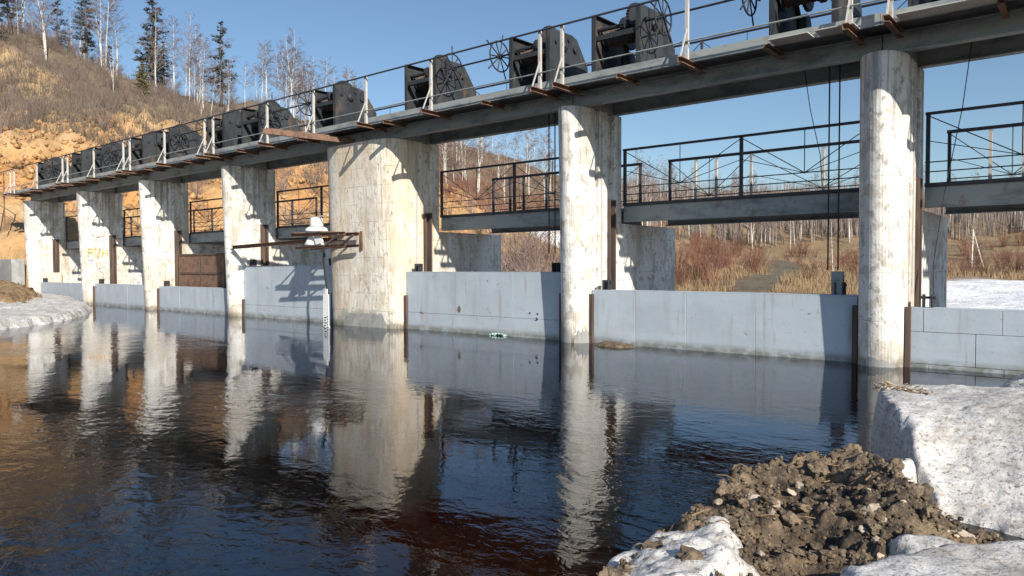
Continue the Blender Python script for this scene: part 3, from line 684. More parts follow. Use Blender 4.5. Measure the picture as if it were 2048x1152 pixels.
# ------------------------------------------------------------------ lower footbridge, one span per bay
FLAB = ['right-hand span', 'span in front of the field view', 'span above the tall rust-holed gate', 'span left of the wide stained pier', 'span above the rusty brown panel', 'span right of the graffiti pier', 'farthest span by the abutment']
for i in range(7):
    xr, xl = allx[i]-allw[i]+.0, allx[i+1]+allw[i+1]-.0
    if i == 0: xr = 5.3
    y0, y1 = 1.56, 3.66
    t = thing('footbridge_span', ((xl+xr)/2, 2.5, 2.53), 'grey girder footbridge with dark fan-braced railings, %s' % FLAB[i], 'footbridge', 'footbridge spans behind the piers')
    xa, xb = (xl-.38, xr+.38) if i else (xl-.38, xr)
    for y in (y0+.08, y1-.08):
        obj('girder', MB().prof(chan(.34, .12, .018) if y > 2 else [(-q[0], q[1]) for q in chan(.34, .12, .018)], (xl+.02, y, 2.70), (xr-.02, y, 2.70)), MAT['steel_grey'], t)
    obj('deck', MB().box(xl+.02, xr-.02, y0-.03, y1+.03, 2.875, 2.935), MAT['rail_dark'], t)
    for k in range(4):
        x = xl+(xr-xl)*(k+.5)/4; obj('cross_beam', MB().box(x-.03, x+.03, y0+.15, y1-.15, 2.72, 2.86), MAT['steel_grey'], t)
    L_ = xr-xl; px_ = [xl+.06, xl+L_*.52, xr-.06]
    for x in px_: obj('post', MB().bar((x, y0, 2.935), (x, y0, 4.08), .06, .05), MAT['rail_dark'], t)
    obj('rail', MB().bar((xl+.02, y0, 4.085), (xr-.02, y0, 4.085), .05, .045), MAT['rail_dark'], t)
    for z in (3.28, 3.12): obj('rail', MB().tube((xl+.02, y0, z), (xr-.02, y0, z), .011, n=6), MAT['rail_dark'], t)
    fan_panels(t, px_, y0, 2.94, 4.07, 3.28, .009)
    fx_ = [xl+.06, xl+L_*.14, xl+L_*.24, xl+L_*.40, xl+L_*.70, xr-.06]
    for k, x in enumerate(fx_): 
        obj('post', MB().bar((x, y1, 2.935), (x, y1, 4.06), .055, .055), MAT['white_paint'] if 0 < k < 5 and i < 2 else MAT['rail_dark'], t)
    obj('rail', MB().bar((xl+.02, y1, 4.085), (xr-.02, y1, 4.085), .06, .06), MAT['rail_dark'], t)
    obj('rail', MB().tube((xl+.02, y1, 3.2), (xr-.02, y1, 3.2), .012, n=6), MAT['rail_dark'], t)
    fan_panels(t, [xl+.06, xl+L_*.40, xr-.06], y1, 2.94, 4.07, 3.2, .009)

# ------------------------------------------------------------------ cables and wires
def cable(pts, r_, label, group='hoist cables'):
    tag(obj('hoist_cable', MB().path(pts, [r_]*len(pts), 6), MAT['black']), label, 'cable', group)
for b, nm in ((0, 'the round pier nearest the ice block'), (1, 'the middle round pier')):
    p = PX[b]+.12
    cable([(p-.99, GY0+.18, GTOP[b+1]+.42), (p-.99, GY0+.18, 5.0)], .013, 'left of two taut cables by %s' % nm)
    cable([(p-.83, GY0+.18, GTOP[b+1]+.42), (p-.83, GY0+.18, 5.0)], .013, 'right of two taut cables by %s' % nm)
tag(obj('hanging_wire', MB().path([(-1.53,.9,5.05),(-1.42,.9,4.3),(-1.25,.92,3.48),(-1.22,.95,2.95)], [.007]*4, 5), MAT['black']), 'thin slack wire hanging from the bridge left of the two taut cables', 'wire')
tag(obj('hanging_wire', MB().path([(.97,.9,5.05),(.85,.92,4.0),(.62,.95,2.7),(.5,.85,1.6),(.52,.8,.95)], [.007]*5, 5), MAT['black']), 'thin slack wire hanging beside the pier nearest the ice block', 'wire')

# ------------------------------------------------------------------ rusty beams and water gauge on the wide pier
for k, (xa, dy, z, L_) in enumerate(((-12.95, -.15, 5.00, 2.25), (-13.18, -.05, 5.08, 2.0))):
    o = obj('rusty_beam', MB().prof(chan(.12, .09, .014), (xa, .25, z-.09), (xa-.52, .25-L_-.25, z-.09), (0,0,1)), MAT['rust'])
    tag(o, ('lower longer' if k == 0 else 'upper shorter')+' rusty channel beam jutting out from the top of the wide pier', 'beam', 'rusty beams on the wide pier')
o = obj('rusty_beam', MB().prof(chan(.11, .08, .012), (-18.85, -.06, 2.20), (-13.1, -.10, 2.34), (0,0,1)), MAT['rust'])
tag(o, 'long thin rusty beam spanning from the wide pier to its left neighbour', 'beam')
t = thing('gauge_platform', (-13.2, -.35, 2.1), 'rusty bracket platform on the wide pier carrying the white gauge head', 'platform')
for y in (-.30, -.75):
    obj('arm', MB().prof(chan(.09, .07, .01), (-14.6, y, 2.44), (-12.3, y+.05, 2.42), (0,0,1)), MAT['rust'], t)
    obj('arm', MB().prof(chan(.07, .06, .01), (-14.4, y, 2.08), (-12.3, y+.05, 2.12), (0,0,1)), MAT['rust'], t)
    obj('strut', MB().bar((-13.1, y, 2.10), (-12.5, y+.03, 2.40), .05, .05), MAT['rust_dark'], t)
obj('hanger', MB().box(-12.42,-12.34,-.12,.06,2.02,2.50), MAT['rust'], t)
for x in (-14.4, -13.3): obj('tie', MB().bar((x, -.78, 2.50), (x, -.26, 2.50), .06, .03), MAT['rust'], t)
t = thing('water_gauge', (-13.75, -.5, 2.52), 'white enamel bell-shaped water gauge standing on the rusty platform', 'gauge')
obj('bell', MB().lathe([(.30,0),(.30,.03),(.27,.09),(.20,.13),(.13,.135)], (-13.75,-.5,2.515), 'Z', 24), MAT['white'], t, True)
obj('cap', MB().lathe([(.17,.15),(.185,.16),(.155,.36),(.14,.37)], (-13.75,-.5,2.515), 'Z', 24), MAT['white'], t, True)
obj('neck', MB().lathe([(.12,.12),(.12,.16)], (-13.75,-.5,2.515), 'Z', 16), MAT['black'], t)
obj('lid_bar', MB().bar((-14.0,-.5,2.90),(-13.2,-.55,2.93), .05, .025), MAT['white_paint'], t)
obj('bracket', MB().bar((-13.78,-.5,2.88),(-13.7,-.5,2.80), .05, .05), MAT['black'], t)
t = thing('gauge_bowl', (-13.7, -.5, 2.14), 'cracked white bowl and tilted white plate under the rusty platform', 'bowl')
obj('bowl', MB().lathe([(.12,.25),(.16,.24),(.27,.02),(.25,.0),(.14,.2)], (-13.85,-.5,2.15), 'Z', 20), MAT['white'], t, True)
obj('plate', MB().poly([(-13.62,-.7,2.40),(-13.30,-.7,2.40),(-13.18,-.72,2.22),(-13.48,-.72,2.16),(-13.62,-.68,2.41),(-13.30,-.68,2.41),(-13.18,-.70,2.23),(-13.48,-.70,2.17)], [(0,1,2,3),(7,6,5,4),(0,4,5,1),(1,5,6,2),(2,6,7,3),(3,7,4,0)]), MAT['white'], t)
t = thing('staff_gauge', (-13.05, -.65, -1.0), 'white water level staff with dark tick marks beside the wide pier', 'gauge')
obj('pipe', MB().path([(-13.45,-.5,2.12),(-13.3,-.6,1.6),(-13.12,-.64,.95),(-13.06,-.65,-.8)], [.03]*4, 8), MAT['black'], t)
obj('board', MB().box(-13.22,-12.98,-.705,-.685,.02,.86).box(-13.14,-13.04,-.705,-.685,.86,1.0).box(-13.16,-12.95,-.705,-.685,-.6,.02), MAT['white'], t, bevel=.004)
for k in range(7):
    z = .04-k*.07+.2; obj('tick', MB().box(-13.16,-13.10 if k % 2 else -13.07,-.712,-.707,z,z+.028), MAT['black'], t)
    obj('tick', MB().box(-13.04,-13.0,-.712,-.707,z+.03,z+.055), MAT['black'], t)

# ------------------------------------------------------------------ trees
def birch_mesh(seed, h, lean=0, fork=False, dense=1.0, r0=.085):
    rnd = random.Random(seed); T = MB(); W = MB()
    def trunk(base, h, r, lx, ly):
        n = 9; pts = []; rs = []
        wx, wy = rnd.uniform(-.25,.25), rnd.uniform(-.25,.25)
        for k in range(n):
            f = k/(n-1); pts.append((base[0]+lx*f*h+wx*math.sin(f*5), base[1]+ly*f*h+wy*math.sin(f*4+1), base[2]+h*f)); rs.append(r*(1-f)**1.05+.007)
        T.path(pts, rs, 6); return pts
    def at(pts, f):
        k = min(int(f*(len(pts)-1)), len(pts)-2); u = f*(len(pts)-1)-k
        return Vector(pts[k]).lerp(Vector(pts[k+1]), u)
    tr = [trunk((0,0,-.3), h, r0*h/9, lean, rnd.uniform(-.03,.03))]
    if fork: tr.append(trunk((.06,.05,-.3), h*rnd.uniform(.8,.95), r0*.8*h/9, rnd.uniform(.06,.16)*rnd.choice((-1,1)), rnd.uniform(-.06,.06)))
    for pts in tr:
        for k in range(int(26*dense)):
            f = rnd.uniform(.33, .995); p = at(pts, f); a = rnd.uniform(0, 2*PI)
            L = h*(.26*(1-f)+.06)*rnd.uniform(.7,1.3); el = rnd.uniform(.55,1.05)
            d = Vector((math.cos(a)*math.cos(el), math.sin(a)*math.cos(el), math.sin(el)))
            m1 = p+d*L*.55; m2 = m1+Vector((d.x*.8, d.y*.8, d.z*.75))*L*.45
            r_ = .011+.02*(1-f); (T if k % 3 == 0 else W).path([p, m1, m2], [r_, r_*.7, .007], 4)
            for q in range(int(9*dense)):
                u = rnd.uniform(.25, 1); s0 = p.lerp(m1, u*1.8) if u < .55 else m1.lerp(m2, (u-.55)/.45)
                b = a+rnd.uniform(-1.4,1.4); ee = rnd.uniform(-.1,1.1); l2 = L*rnd.uniform(.25,.5)
                e1 = s0+Vector((math.cos(b)*math.cos(ee), math.sin(b)*math.cos(ee), math.sin(ee)))*l2
                W.path([s0, s0.lerp(e1, .5)+Vector((0,0,.04)), e1], [.009,.008,.005], 3)
                for z in range(3):
                    v = rnd.uniform(.4,1); s1 = s0.lerp(e1, v); b2 = b+rnd.uniform(-1.2,1.2)
                    e2 = s1+Vector((math.cos(b2)*.7, math.sin(b2)*.7, rnd.uniform(-.5,.6)))*l2*.55; W.tube(s1, e2, .0065, .004, 3, False)
    return T, W
class Proto:                                   # mesh data shared between copies
    def __init__(s, parts): s.parts = parts
def mesh_only(name, mb, mt, smooth=False):
    o = obj(name, mb, mt, smooth=smooth); me = o.data; bpy.data.objects.remove(o); return me
birches = []
for k, (hh, ln, fk) in enumerate(((10,.01,False),(10,-.03,True),(10,.05,False),(10,0,True),(10,-.01,False),(10,.14,False))):
    T, W = birch_mesh(100+k, hh, ln, fk); birches.append(Proto([('trunk', mesh_only('trunk', T, MAT['birch'], True)), ('crown', mesh_only('crown', W, MAT['birch_twig']))]))
def conifer_mesh(seed, h, spread=.18, gaps=.25, clump=1.0):
    rnd = random.Random(seed); T = MB(); Nn = MB()
    n = 8; T.path([(.12*math.sin(k*1.1+seed), .12*math.cos(k*.9), -.3+h*k/(n-1)*1.02) for k in range(n)], [.016*h*(1-k/(n-1))+.015 for k in range(n)], 7)
    z = h*.18
    while z < h*.98:
        f = z/h; L0 = h*spread*(1-f)**.65*(.55 if f < .28 else 1)+.15
        for b in range(rnd.randint(3,5)):
            if rnd.random() < gaps: continue
            a = rnd.uniform(0,2*PI); L = L0*rnd.uniform(.5,1.2); dr = rnd.uniform(-.25,.15)
            p = Vector((0,0,z+rnd.uniform(-.1,.1))); e = p+Vector((math.cos(a)*L, math.sin(a)*L, L*dr)); mid = p.lerp(e,.55)+Vector((0,0,-.08*L)); T.path([p,mid,e], [.022,.015,.006], 3)
            for q in range(int(15*clump*L)+4):
                u = rnd.uniform(.2,1.05); c = (p.lerp(mid, u/.55) if u < .55 else mid.lerp(e, (u-.55)/.45)); s_ = rnd.uniform(.10,.22)
                c = c+Vector((rnd.uniform(-.2,.2), rnd.uniform(-.2,.2), rnd.uniform(-.12,.16)))*min(1,L)
                for w_ in range(2):
                    d1 = Vector((rnd.uniform(-1,1),rnd.uniform(-1,1),rnd.uniform(-.5,.7))).normalized()*s_*1.5; d2 = Vector((rnd.uniform(-1,1),rnd.uniform(-1,1),rnd.uniform(-1,1))).normalized()*s_*.35
                    Nn.poly([c-d1*.3-d2, c+d1, c-d1*.3+d2], [(0,1,2)])
        z += rnd.uniform(.28,.5)*h/11
    return T, Nn
conifers = []
for k in range(3):
    T, W = conifer_mesh(200+k, 10, (.17,.2,.15)[k], (.2,.3,.25)[k]); conifers.append(Proto([('trunk', mesh_only('trunk', T, MAT['pine_bark'], True)), ('crown', mesh_only('crown', W, MAT['needles']))]))
T, W = conifer_mesh(250, 10, .24, .0, 1.7); ypine = Proto([('trunk', mesh_only('trunk', T, MAT['pine_bark'], True)), ('crown', mesh_only('crown', W, MAT['needles_y']))])
def shrub_mesh(seed, n, h, mt, spread=.5, tw=4):
    rnd = random.Random(seed); A = MB()
    for k in range(n):
        a = rnd.uniform(0,2*PI); r_ = rnd.uniform(0,.35); p = Vector((r_*math.cos(a), r_*math.sin(a), -.15)); hh = h*rnd.uniform(.55,1.1)
        e = p+Vector((math.cos(a)*spread*rnd.uniform(.2,1.1)*hh, math.sin(a)*spread*rnd.uniform(.2,1.1)*hh, hh)); mid = p.lerp(e,.5)+Vector((0,0,.12*hh)); A.path([p,mid,e],[.014,.010,.004],3)
        for q in range(tw):
            u = rnd.uniform(.35,.95); s0 = mid.lerp(e, u); b = a+rnd.uniform(-1.5,1.5); A.tube(s0, s0+Vector((math.cos(b)*.3, math.sin(b)*.3, rnd.uniform(.1,.5)))*hh*.45, .007, .003, 3, False)
    return mesh_only('stems', A, mt)
shrubs = [shrub_mesh(300+k, 34, 1.7, MAT['shrub'], .5) for k in range(3)]
bushes = [shrub_mesh(320+k, 26, 2.2, MAT['birch_twig'], .45, 6) for k in range(3)]
def hz(x, y): return float(height([x], [y])[0])
def cpos(px, d):                                # point on the ground seen in a given direction at a given distance
    v = fw+rt2*((px-1024)/1447.5); return CAMLOC.x+v.x*d, CAMLOC.y+v.y*d
def put(pr, name, x, y, sc, label, cat, group, seed=0, rz=None, sxy=1.0):
    rnd = random.Random(seed*7+int(x*13)+int(y*31))
    t = thing(name, (x, y, hz(x, y)), label, cat, group)
    t.rotation_euler = (0, 0, rnd.uniform(0, 2*PI) if rz is None else rz); t.scale = (sc*sxy, sc*sxy, sc)
    for nm, me in pr.parts:
        o = bpy.data.objects.new(nm, me); C.objects.link(o); o.parent = t
    return t
# hilltop trees one can single out: (pixel column, distance, height m, kind, label)
hillt = [
 (100, 76, 10.5, birches[1], 'birch', 'forked pale birch at the far left of the hill crest'),
 (30, 80, 9.5, conifers[0], 'pine', 'dark bushy pine at the far left edge of the hill'),
 (-8, 74, 9, conifers[1], 'pine', 'dark pine cut by the left edge of the picture'),
 (60, 84, 8, birches[0], 'birch', 'thin grey birch between the left-edge pine and the forked birch'),
 (182, 86, 9.8, conifers[2], 'pine', 'slender sparse pine just right of the forked hill birch'),
 (222, 84, 10.5, birches[0], 'birch', 'tall straight birch right of the slender sparse pine'),
 (240, 86, 9.8, birches[4], 'birch', 'tall birch standing close behind another, left of the big pine'),
 (235, 74, 6.0, birches[3], 'birch', 'short twin-stemmed birch below the hill crest'),
 (312, 86, 12.2, conifers[0], 'pine', 'tallest dark pine in the middle of the hill crest'),
 (322, 80, 9.8, birches[2], 'birch', 'white birch trunk in front of the tallest pine'),
 (352, 84, 9.2, birches[4], 'birch', 'slim white birch right of the tallest pine'),
 (290, 72, 5.0, ypine, 'pine', 'small yellow-green young pine below the tallest pine'),
 (385, 86, 10.8, birches[0], 'birch', 'tall thin birch left of the curved dark pine'),
 (400, 88, 9.8, birches[1], 'birch', 'forked birch next to the curved dark pine'),
 (425, 82, 5.4, birches[5], 'birch', 'small leaning birch at the foot of the curved pine'),
 (448, 90, 10.6, conifers[1], 'pine', 'curved dark pine at the right end of the hill pines'),
 (540, 96, 8.5, birches[3], 'birch', 'pale birch clump left of the big lone birch'),
 (560, 98, 8.0, birches[4], 'birch', 'thin birch just left of the big lone birch'),
 (592, 94, 13.0, birches[1], 'birch', 'big lone birch with spreading crown above the bridge'),
 (612, 98, 8.5, birches[2], 'birch', 'grey birch leaning out right of the big lone birch'),
 (655, 97, 10.8, birches[4], 'birch', 'birch with white stem above the hoist on the wide pier'),
 (672, 101, 9, birches[0], 'birch', 'thin birch behind the hoist on the wide pier'),
 (700, 102, 9.8, birches[3], 'birch', 'last twin birch on the ridge before the open sky')]
for k, (px, d, hh, pr, kind, lab) in enumerate(hillt):
    x, y = cpos(px, d); put(pr, 'birch_tree' if kind == 'birch' else 'pine_tree', x, y, hh/10, lab, 'tree', 'trees on the hill', k, sxy=1.0 if kind == 'birch' else 1.1)
rnd = random.Random(5)
for k in range(30):      # the rest of the stand on the crest
    px = rnd.choice((rnd.uniform(-20, 480), rnd.uniform(-20, 480), rnd.uniform(520, 730))); d = rnd.uniform(82, 106)
    x, y = cpos(px, d); put(birches[rnd.randrange(5)], 'birch_tree', x, y, rnd.uniform(.7,1.05), 'tall bare birch in the crest stand '+('left of the tallest pine' if px < 312 else 'right of the tallest pine' if px < 500 else 'around the big lone birch'), 'tree', 'birch stand on the hill crest', k+30)
for k in range(9):
    px = rnd.uniform(-20, 340); d = rnd.uniform(86, 112)
    x, y = cpos(px, d); put(conifers[rnd.randrange(3)], 'pine_tree', x, y, rnd.uniform(.6,.95), 'dark pine standing back among the birches on the hill crest', 'tree', 'pines in the birch stand', k+70)
for k in range(34):      # lesser birches along the crest and slope
    px = rnd.uniform(-20, 760); d = rnd.uniform(78, 112)
    x, y = cpos(px, d); put(birches[rnd.randrange(6)], 'birch_tree', x, y, rnd.uniform(.35,.72), 'thin young bare birch '+('on the left of the hillside' if px < 312 else 'in the middle of the hillside' if px < 500 else 'on the ridge above the bridge'), 'tree', 'young birches on the hillside', k+50)
for k in range(40):      # birches on the slope behind the middle bay
    px = rnd.uniform(870, 1260); d = rnd.uniform(70, 125)
    x, y = cpos(px, d); put(birches[rnd.randrange(5)], 'birch_tree', x, y, rnd.uniform(.5,.95), 'bare birch on the brown slope behind the middle bay, '+('next to the wide pier' if px < 980 else 'next to the middle round pier' if px < 1120 else 'right of the middle round pier'), 'tree', 'birches behind the middle bay', k+100)
for k in range(85):      # birch belt beyond the field
    px = rnd.uniform(1270, 2090); d = rnd.uniform(102, 150)
    x, y = cpos(px, d); put(birches[rnd.randrange(6)], 'birch_tree', x, y, rnd.uniform(.6,.95), 'white-stemmed birch in the belt beyond the dry field, '+('left of the muddy track' if px < 1500 else 'right of the muddy track' if px < 1780 else 'right of the last round pier'), 'tree', 'birch belt beyond the field', k+200)
x, y = cpos(1668, 62); put(birches[5], 'birch_tree', x, y, .62, 'leaning white birch standing in the field behind the taut cables', 'tree', None, 3, rz=2.2)
sp = Proto([('stems', shrubs[0])]); 
for k in range(135):
    px = rnd.choice((rnd.uniform(1340,1530), rnd.uniform(1340,1530), rnd.uniform(1000,1340), rnd.uniform(1560,1720), rnd.uniform(1920,2080))); d = rnd.uniform(46, 98)
    if px > 1900: d = rnd.uniform(62, 100)
    x, y = cpos(px, d)
    if dist_poly(np.array([x]), np.array([y]), track)[0] < 2.6: continue
    put(Proto([('stems', shrubs[k % 3])]), 'willow_shrub', x, y, rnd.uniform(.65,.9) if k % 2 else rnd.uniform(1.0,1.3), ('%s red-brown leafless willow shrub %s' % ('low' if k % 2 else 'taller', 'behind the middle bay' if px < 1340 else 'in the dry field left of the muddy track' if px < 1535 else 'in the dry field right of the muddy track' if px < 1800 else 'beyond the snow at the right edge')), 'shrub', 'willow shrubs in the field', k+400)
for k in range(14):
    x, y = cpos(rnd.uniform(990,1130), rnd.uniform(32,46)); put(Proto([('stems', bushes[k % 3])]), 'bare_bush', x, y, rnd.uniform(1.0,1.7), 'tangled bare bush just below the dam behind the middle bay', 'shrub', 'bare bushes below the dam', k+600)
for k in range(160):
    px = rnd.uniform(-40, 560); d = rnd.uniform(62, 92); x, y = cpos(px, d)
    if hz(x, y) < 10: continue
    put(Proto([('stems', bushes[k % 3])]), 'bare_bush', x, y, rnd.uniform(.5,1.0), 'grey leafless bush in the hillside undergrowth '+('below the left-edge pines' if px < 150 else 'below the tallest pine' if px < 360 else 'right of the curved dark pine'), 'shrub', 'bushes on the hillside', k+700)
# roots and saplings hanging on the orange cut
for k in range(40):
    x, y = cpos(rnd.choice((rnd.uniform(-10,240), rnd.uniform(-10,240), rnd.uniform(380,440), rnd.uniform(565,640), rnd.uniform(890,1000))), rnd.uniform(44,58)); put(Proto([('stems', bushes[k % 3])]), 'bare_bush', x, y, rnd.uniform(.6,1.1), 'bare sapling growing on the orange cut bank behind the dam', 'shrub', 'saplings on the orange bank', k+900)

# grass and undergrowth that nobody could count
def blades(name, pts, hmin, hmax, wd, mt, seed, spread=.35, n=1):
    r_ = np.random.RandomState(seed); P = np.repeat(np.asarray(pts), n, 0)
    P = P+np.c_[r_.normal(0,.12,(len(P),2))*(n > 1), np.zeros(len(P))]
    hh = r_.uniform(hmin, hmax, len(P)); a = r_.uniform(0, PI, len(P)); tip = P+np.c_[r_.normal(0, spread, len(P))*hh, r_.normal(0, spread, len(P))*hh, hh]
    dx = np.c_[np.cos(a), np.sin(a), np.zeros(len(P))]*wd/2
    V = np.stack([P-dx, P+dx, tip], 1).reshape(-1, 3); V[0::3, 2] -= .05; V[1::3, 2] -= .05
    o = raw_mesh(name, V, np.arange(len(V)).reshape(-1, 3), mt); o['kind'] = 'stuff'; return o
rs = np.random.RandomState(8)
def sample(n, p0, p1, d0, d1, cond):
    px = rs.uniform(p0, p1, n); d = 1/np.sqrt(rs.uniform(1/d1**2, 1/d0**2, n)); v = np.array(fw)[:2][None]+np.array(rt2)[:2][None]*((px-1024)/1447.5)[:, None]
    x = CAMLOC.x+v[:, 0]*d; y = CAMLOC.y+v[:, 1]*d; z = height(x, y); k = cond(x, y, z); return np.c_[x, y, z][k]
fld = sample(11000, 960, 2080, 30, 120, lambda x, y, z: (y > 19) & (z > -.6) & (dist_poly(x, y, track) > 1.3) & ~((x > -6.5) & (y < 54)))
o = blades('dry_grass', fld, .25, .75, .05, MAT['grass'], 2, .3, 5); tag(o, 'dry straw-coloured grass covering the field below the dam', 'grass')
ug = sample(12000, -60, 900, 50, 112, lambda x, y, z: z > 9.5+rs.uniform(-2.5, 4, len(z)))
o = blades('undergrowth', ug, .3, 1.2, .05, MAT['brush'], 3, .35, 5); tag(o, 'grey-brown dead undergrowth covering the hillside', 'undergrowth')
ug = sample(2600, 860, 1300, 60, 120, lambda x, y, z: z > 6)
o = blades('undergrowth', ug, .3, 1.3, .06, MAT['shrub'], 4, .35, 5); tag(o, 'red-brown dead brush covering the slope behind the middle bay', 'undergrowth')
fw_pts = sample(1500, 1200, 2120, 108, 170, lambda x, y, z: z > -9)
fw2 = sample(900, 1200, 2120, 150, 190, lambda x, y, z: z > -9)
o = blades('far_wood', np.concatenate([fw_pts, fw2]), 2.5, 5.0, .10, MAT['wood'], 6, .05, 5); tag(o, 'hazy grey-brown far wood along the skyline of the field', 'wood')

cut_pts = sample(9000, -40, 1010, 40, 66, lambda x, y, z: (np.hypot((x+47)/17, (y-14)/26) < 1.1) & (z > 2.2) & (z < 13))
rs2 = np.random.RandomState(12); bmv = np.array([(1,0,0),(-1,0,0),(0,1,0),(0,-1,0),(0,0,1),(0,0,-1)], float); bmf = np.array([(0,2,4),(2,1,4),(1,3,4),(3,0,4),(2,0,5),(1,2,5),(3,1,5),(0,3,5)])
V = []; Fc = []
for k, p in enumerate(cut_pts):
    sz = rs2.choice([.06,.08,.11,.16,.24]); V.append(bmv*rs2.uniform(.6,1.3,(6,1))*sz+p+rs2.normal(0,.02,3)); Fc.append(bmf+6*k)
o = raw_mesh('rubble', np.concatenate(V), np.concatenate(Fc), MAT['rubble']); o['kind'] = 'stuff'; tag(o, 'loose orange-brown rubble strewn over the cut bank', 'rubble')
# utility pole with strut in the field at right, fence at the left end of the bridge
x, y = cpos(1942, 74); z = hz(x, y)
t = thing('utility_pole', (x, y, z), 'pale wooden utility pole propped by a slanting strut in the field', 'pole')
obj('pole', MB().tube((x, y, z-.4), (x+.1, y, z+4.0), .09, .07, 8), MAT['birch'], t); obj('strut', MB().tube((x+1.1, y+.5, z-.4), (x+.12, y, z+3.8), .08, .06, 8), MAT['birch'], t)
t = thing('bank_fence', (-42, .4, 5.2), 'rusty thin fence running from the bridge end up the orange bank', 'fence')
pts = [(-39.7,-.35),(-40.9,-.4),(-42.2,-.5),(-43.6,-.6),(-45,-.7)]; tops = []
for x, y in pts:
    g_ = max(hz(x, y), 4.0); obj('post', MB().tube((x,y,g_-.5),(x,y,6.3),.03,n=6), MAT['rust'], t); tops.append((x,y,6.25))
obj('rail', MB().path(tops, [.02]*5, 6), MAT['rust'], t); obj('rail', MB().path([(a,b,c-.6) for a,b,c in tops], [.018]*5, 6), MAT['rust'], t)

# ------------------------------------------------------------------ ice, snow and the earth heap in the foreground
def inside_dist(X, Y, poly):
    d = dist_poly(X, Y, poly+[poly[0]]); ins = np.zeros(X.shape, bool); n = len(poly)
    for i in range(n):
        x1, y1 = poly[i]; x2, y2 = poly[(i+1) % n]
        c = ((y1 > Y) != (y2 > Y)) & (X < (x2-x1)*(Y-y1)/(y2-y1+1e-12)+x1); ins ^= c
    return np.where(ins, d, -d)
def slab(name, poly, top, edge, mt, step, label, cat, zb=-.25, amp=.02, seed=1, group=None, jag=.05, under=.0):
    """solid block of ice: plan polygon, top height function, edge width over which it rounds off"""
    P = np.array(poly); x0, y0 = P.min(0)-.1; x1, y1 = P.max(0)+.1
    xs = np.arange(x0, x1, step); ys = np.arange(y0, y1, step); X, Y = np.meshgrid(xs, ys); sh = X.shape; X, Y = X.ravel(), Y.ravel()
    d = inside_dist(X, Y, poly)+fnoise(X, Y, 5, seed, 4)*jag
    t_ = np.clip(d/edge, 0, 1); prof = np.sqrt(np.clip(1-(1-t_)**2, 0, 1))
    Z = zb+(top(X, Y)-zb)*prof+(fnoise(X, Y, 3.2, seed+4, 5)*amp+fnoise(X, Y, 14, seed+8, 3)*amp*.35)*prof
    Xo = X-under*(1-prof)*0; o = grid_obj(name, xs, ys, Z.reshape(sh), mt)
    me = o.data; import bmesh
    bm = bmesh.new(); bm.from_mesh(me); bmesh.ops.delete(bm, geom=[f for f in bm.faces if all(v.co.z < zb+.004 for v in f.verts)], context='FACES'); bmesh.ops.delete(bm, geom=[v for v in bm.verts if not v.link_faces], context='VERTS'); bm.to_mesh(me); bm.free()
    return tag(o, label, cat, group)
slab('ice_block', [(1.02,-5.22),(1.25,-4.85),(1.75,-4.62),(2.8,-4.55),(3.6,-5.4),(3.3,-7.0),(2.35,-7.25),(1.80,-7.12),(1.52,-6.62),(1.20,-5.95)],
     lambda X, Y: .50+.06*np.clip(X-1, 0, 2)-.56*sstep(-6.0,-7.3,Y)*sstep(1.25,1.95,X)-.05*sstep(-5.3,-4.6,Y), .09, MAT['ice'], .02, 'big grey-white dirty ice block at the right edge of the water', 'ice block', amp=.022, seed=3)
slab('ice_block', [(1.62,-4.15),(1.75,-3.4),(2.05,-2.85),(3.2,-2.5),(3.8,-3.6),(3.0,-4.35),(2.2,-4.3)], lambda X, Y: .50+.05*np.clip(X-1.6,0,2)-.22*sstep(2.1,1.6,X), .18, MAT['ice'], .035, 'smaller snowy ice block behind the big one, against the right gate', 'ice block', amp=.05, seed=11)
slab('snow_slab', [(1.72,-9.9),(1.76,-9.42),(1.95,-8.94),(2.34,-8.52),(3.0,-8.3),(3.5,-9.6),(2.9,-10.6),(1.8,-10.5)], lambda X, Y: .45+.03*np.clip(X-1.7,0,1), .16, MAT['ice'], .02, 'smooth melting snow slab in the bottom right corner', 'snow', amp=.02, seed=17)
slab('snow_patch', [(2.25,-8.46),(1.9,-8.42),(1.74,-8.27),(1.95,-8.14),(2.3,-8.16),(2.5,-8.34)], lambda X, Y: .26+0*X, .14, MAT['ice'], .02, 'small snow patch lying on the earth heap above the corner slab', 'snow', zb=.12, amp=.02, seed=19)
slab('snow_patch', [(.84,-9.75),(.68,-9.1),(.74,-8.6),(.93,-8.22),(1.14,-8.36),(1.24,-8.72),(1.46,-8.95),(1.42,-9.4),(1.2,-9.9)], lambda X, Y: .16+.10*sstep(.8,1.3,X), .15, MAT['ice'], .018, 'dirty snow crust at the water side of the earth heap', 'snow', amp=.05, seed=23, jag=.07)
slab('ice_lump', [(1.52,-6.98),(1.56,-6.82),(1.68,-6.80),(1.70,-6.95),(1.62,-7.05)], lambda X, Y: .30+0*X, .06, MAT['ice'], .012, 'upright lump of ice between the earth heap and the big ice block', 'ice', amp=.03, seed=29, jag=.03)
slab('ice_lump', [(1.28,-6.98),(1.33,-6.86),(1.45,-6.92),(1.42,-7.08)], lambda X, Y: .27+0*X, .06, MAT['ice'], .012, 'small wedge of ice poking out of the heap crest', 'ice', amp=.03, seed=31, jag=.03)
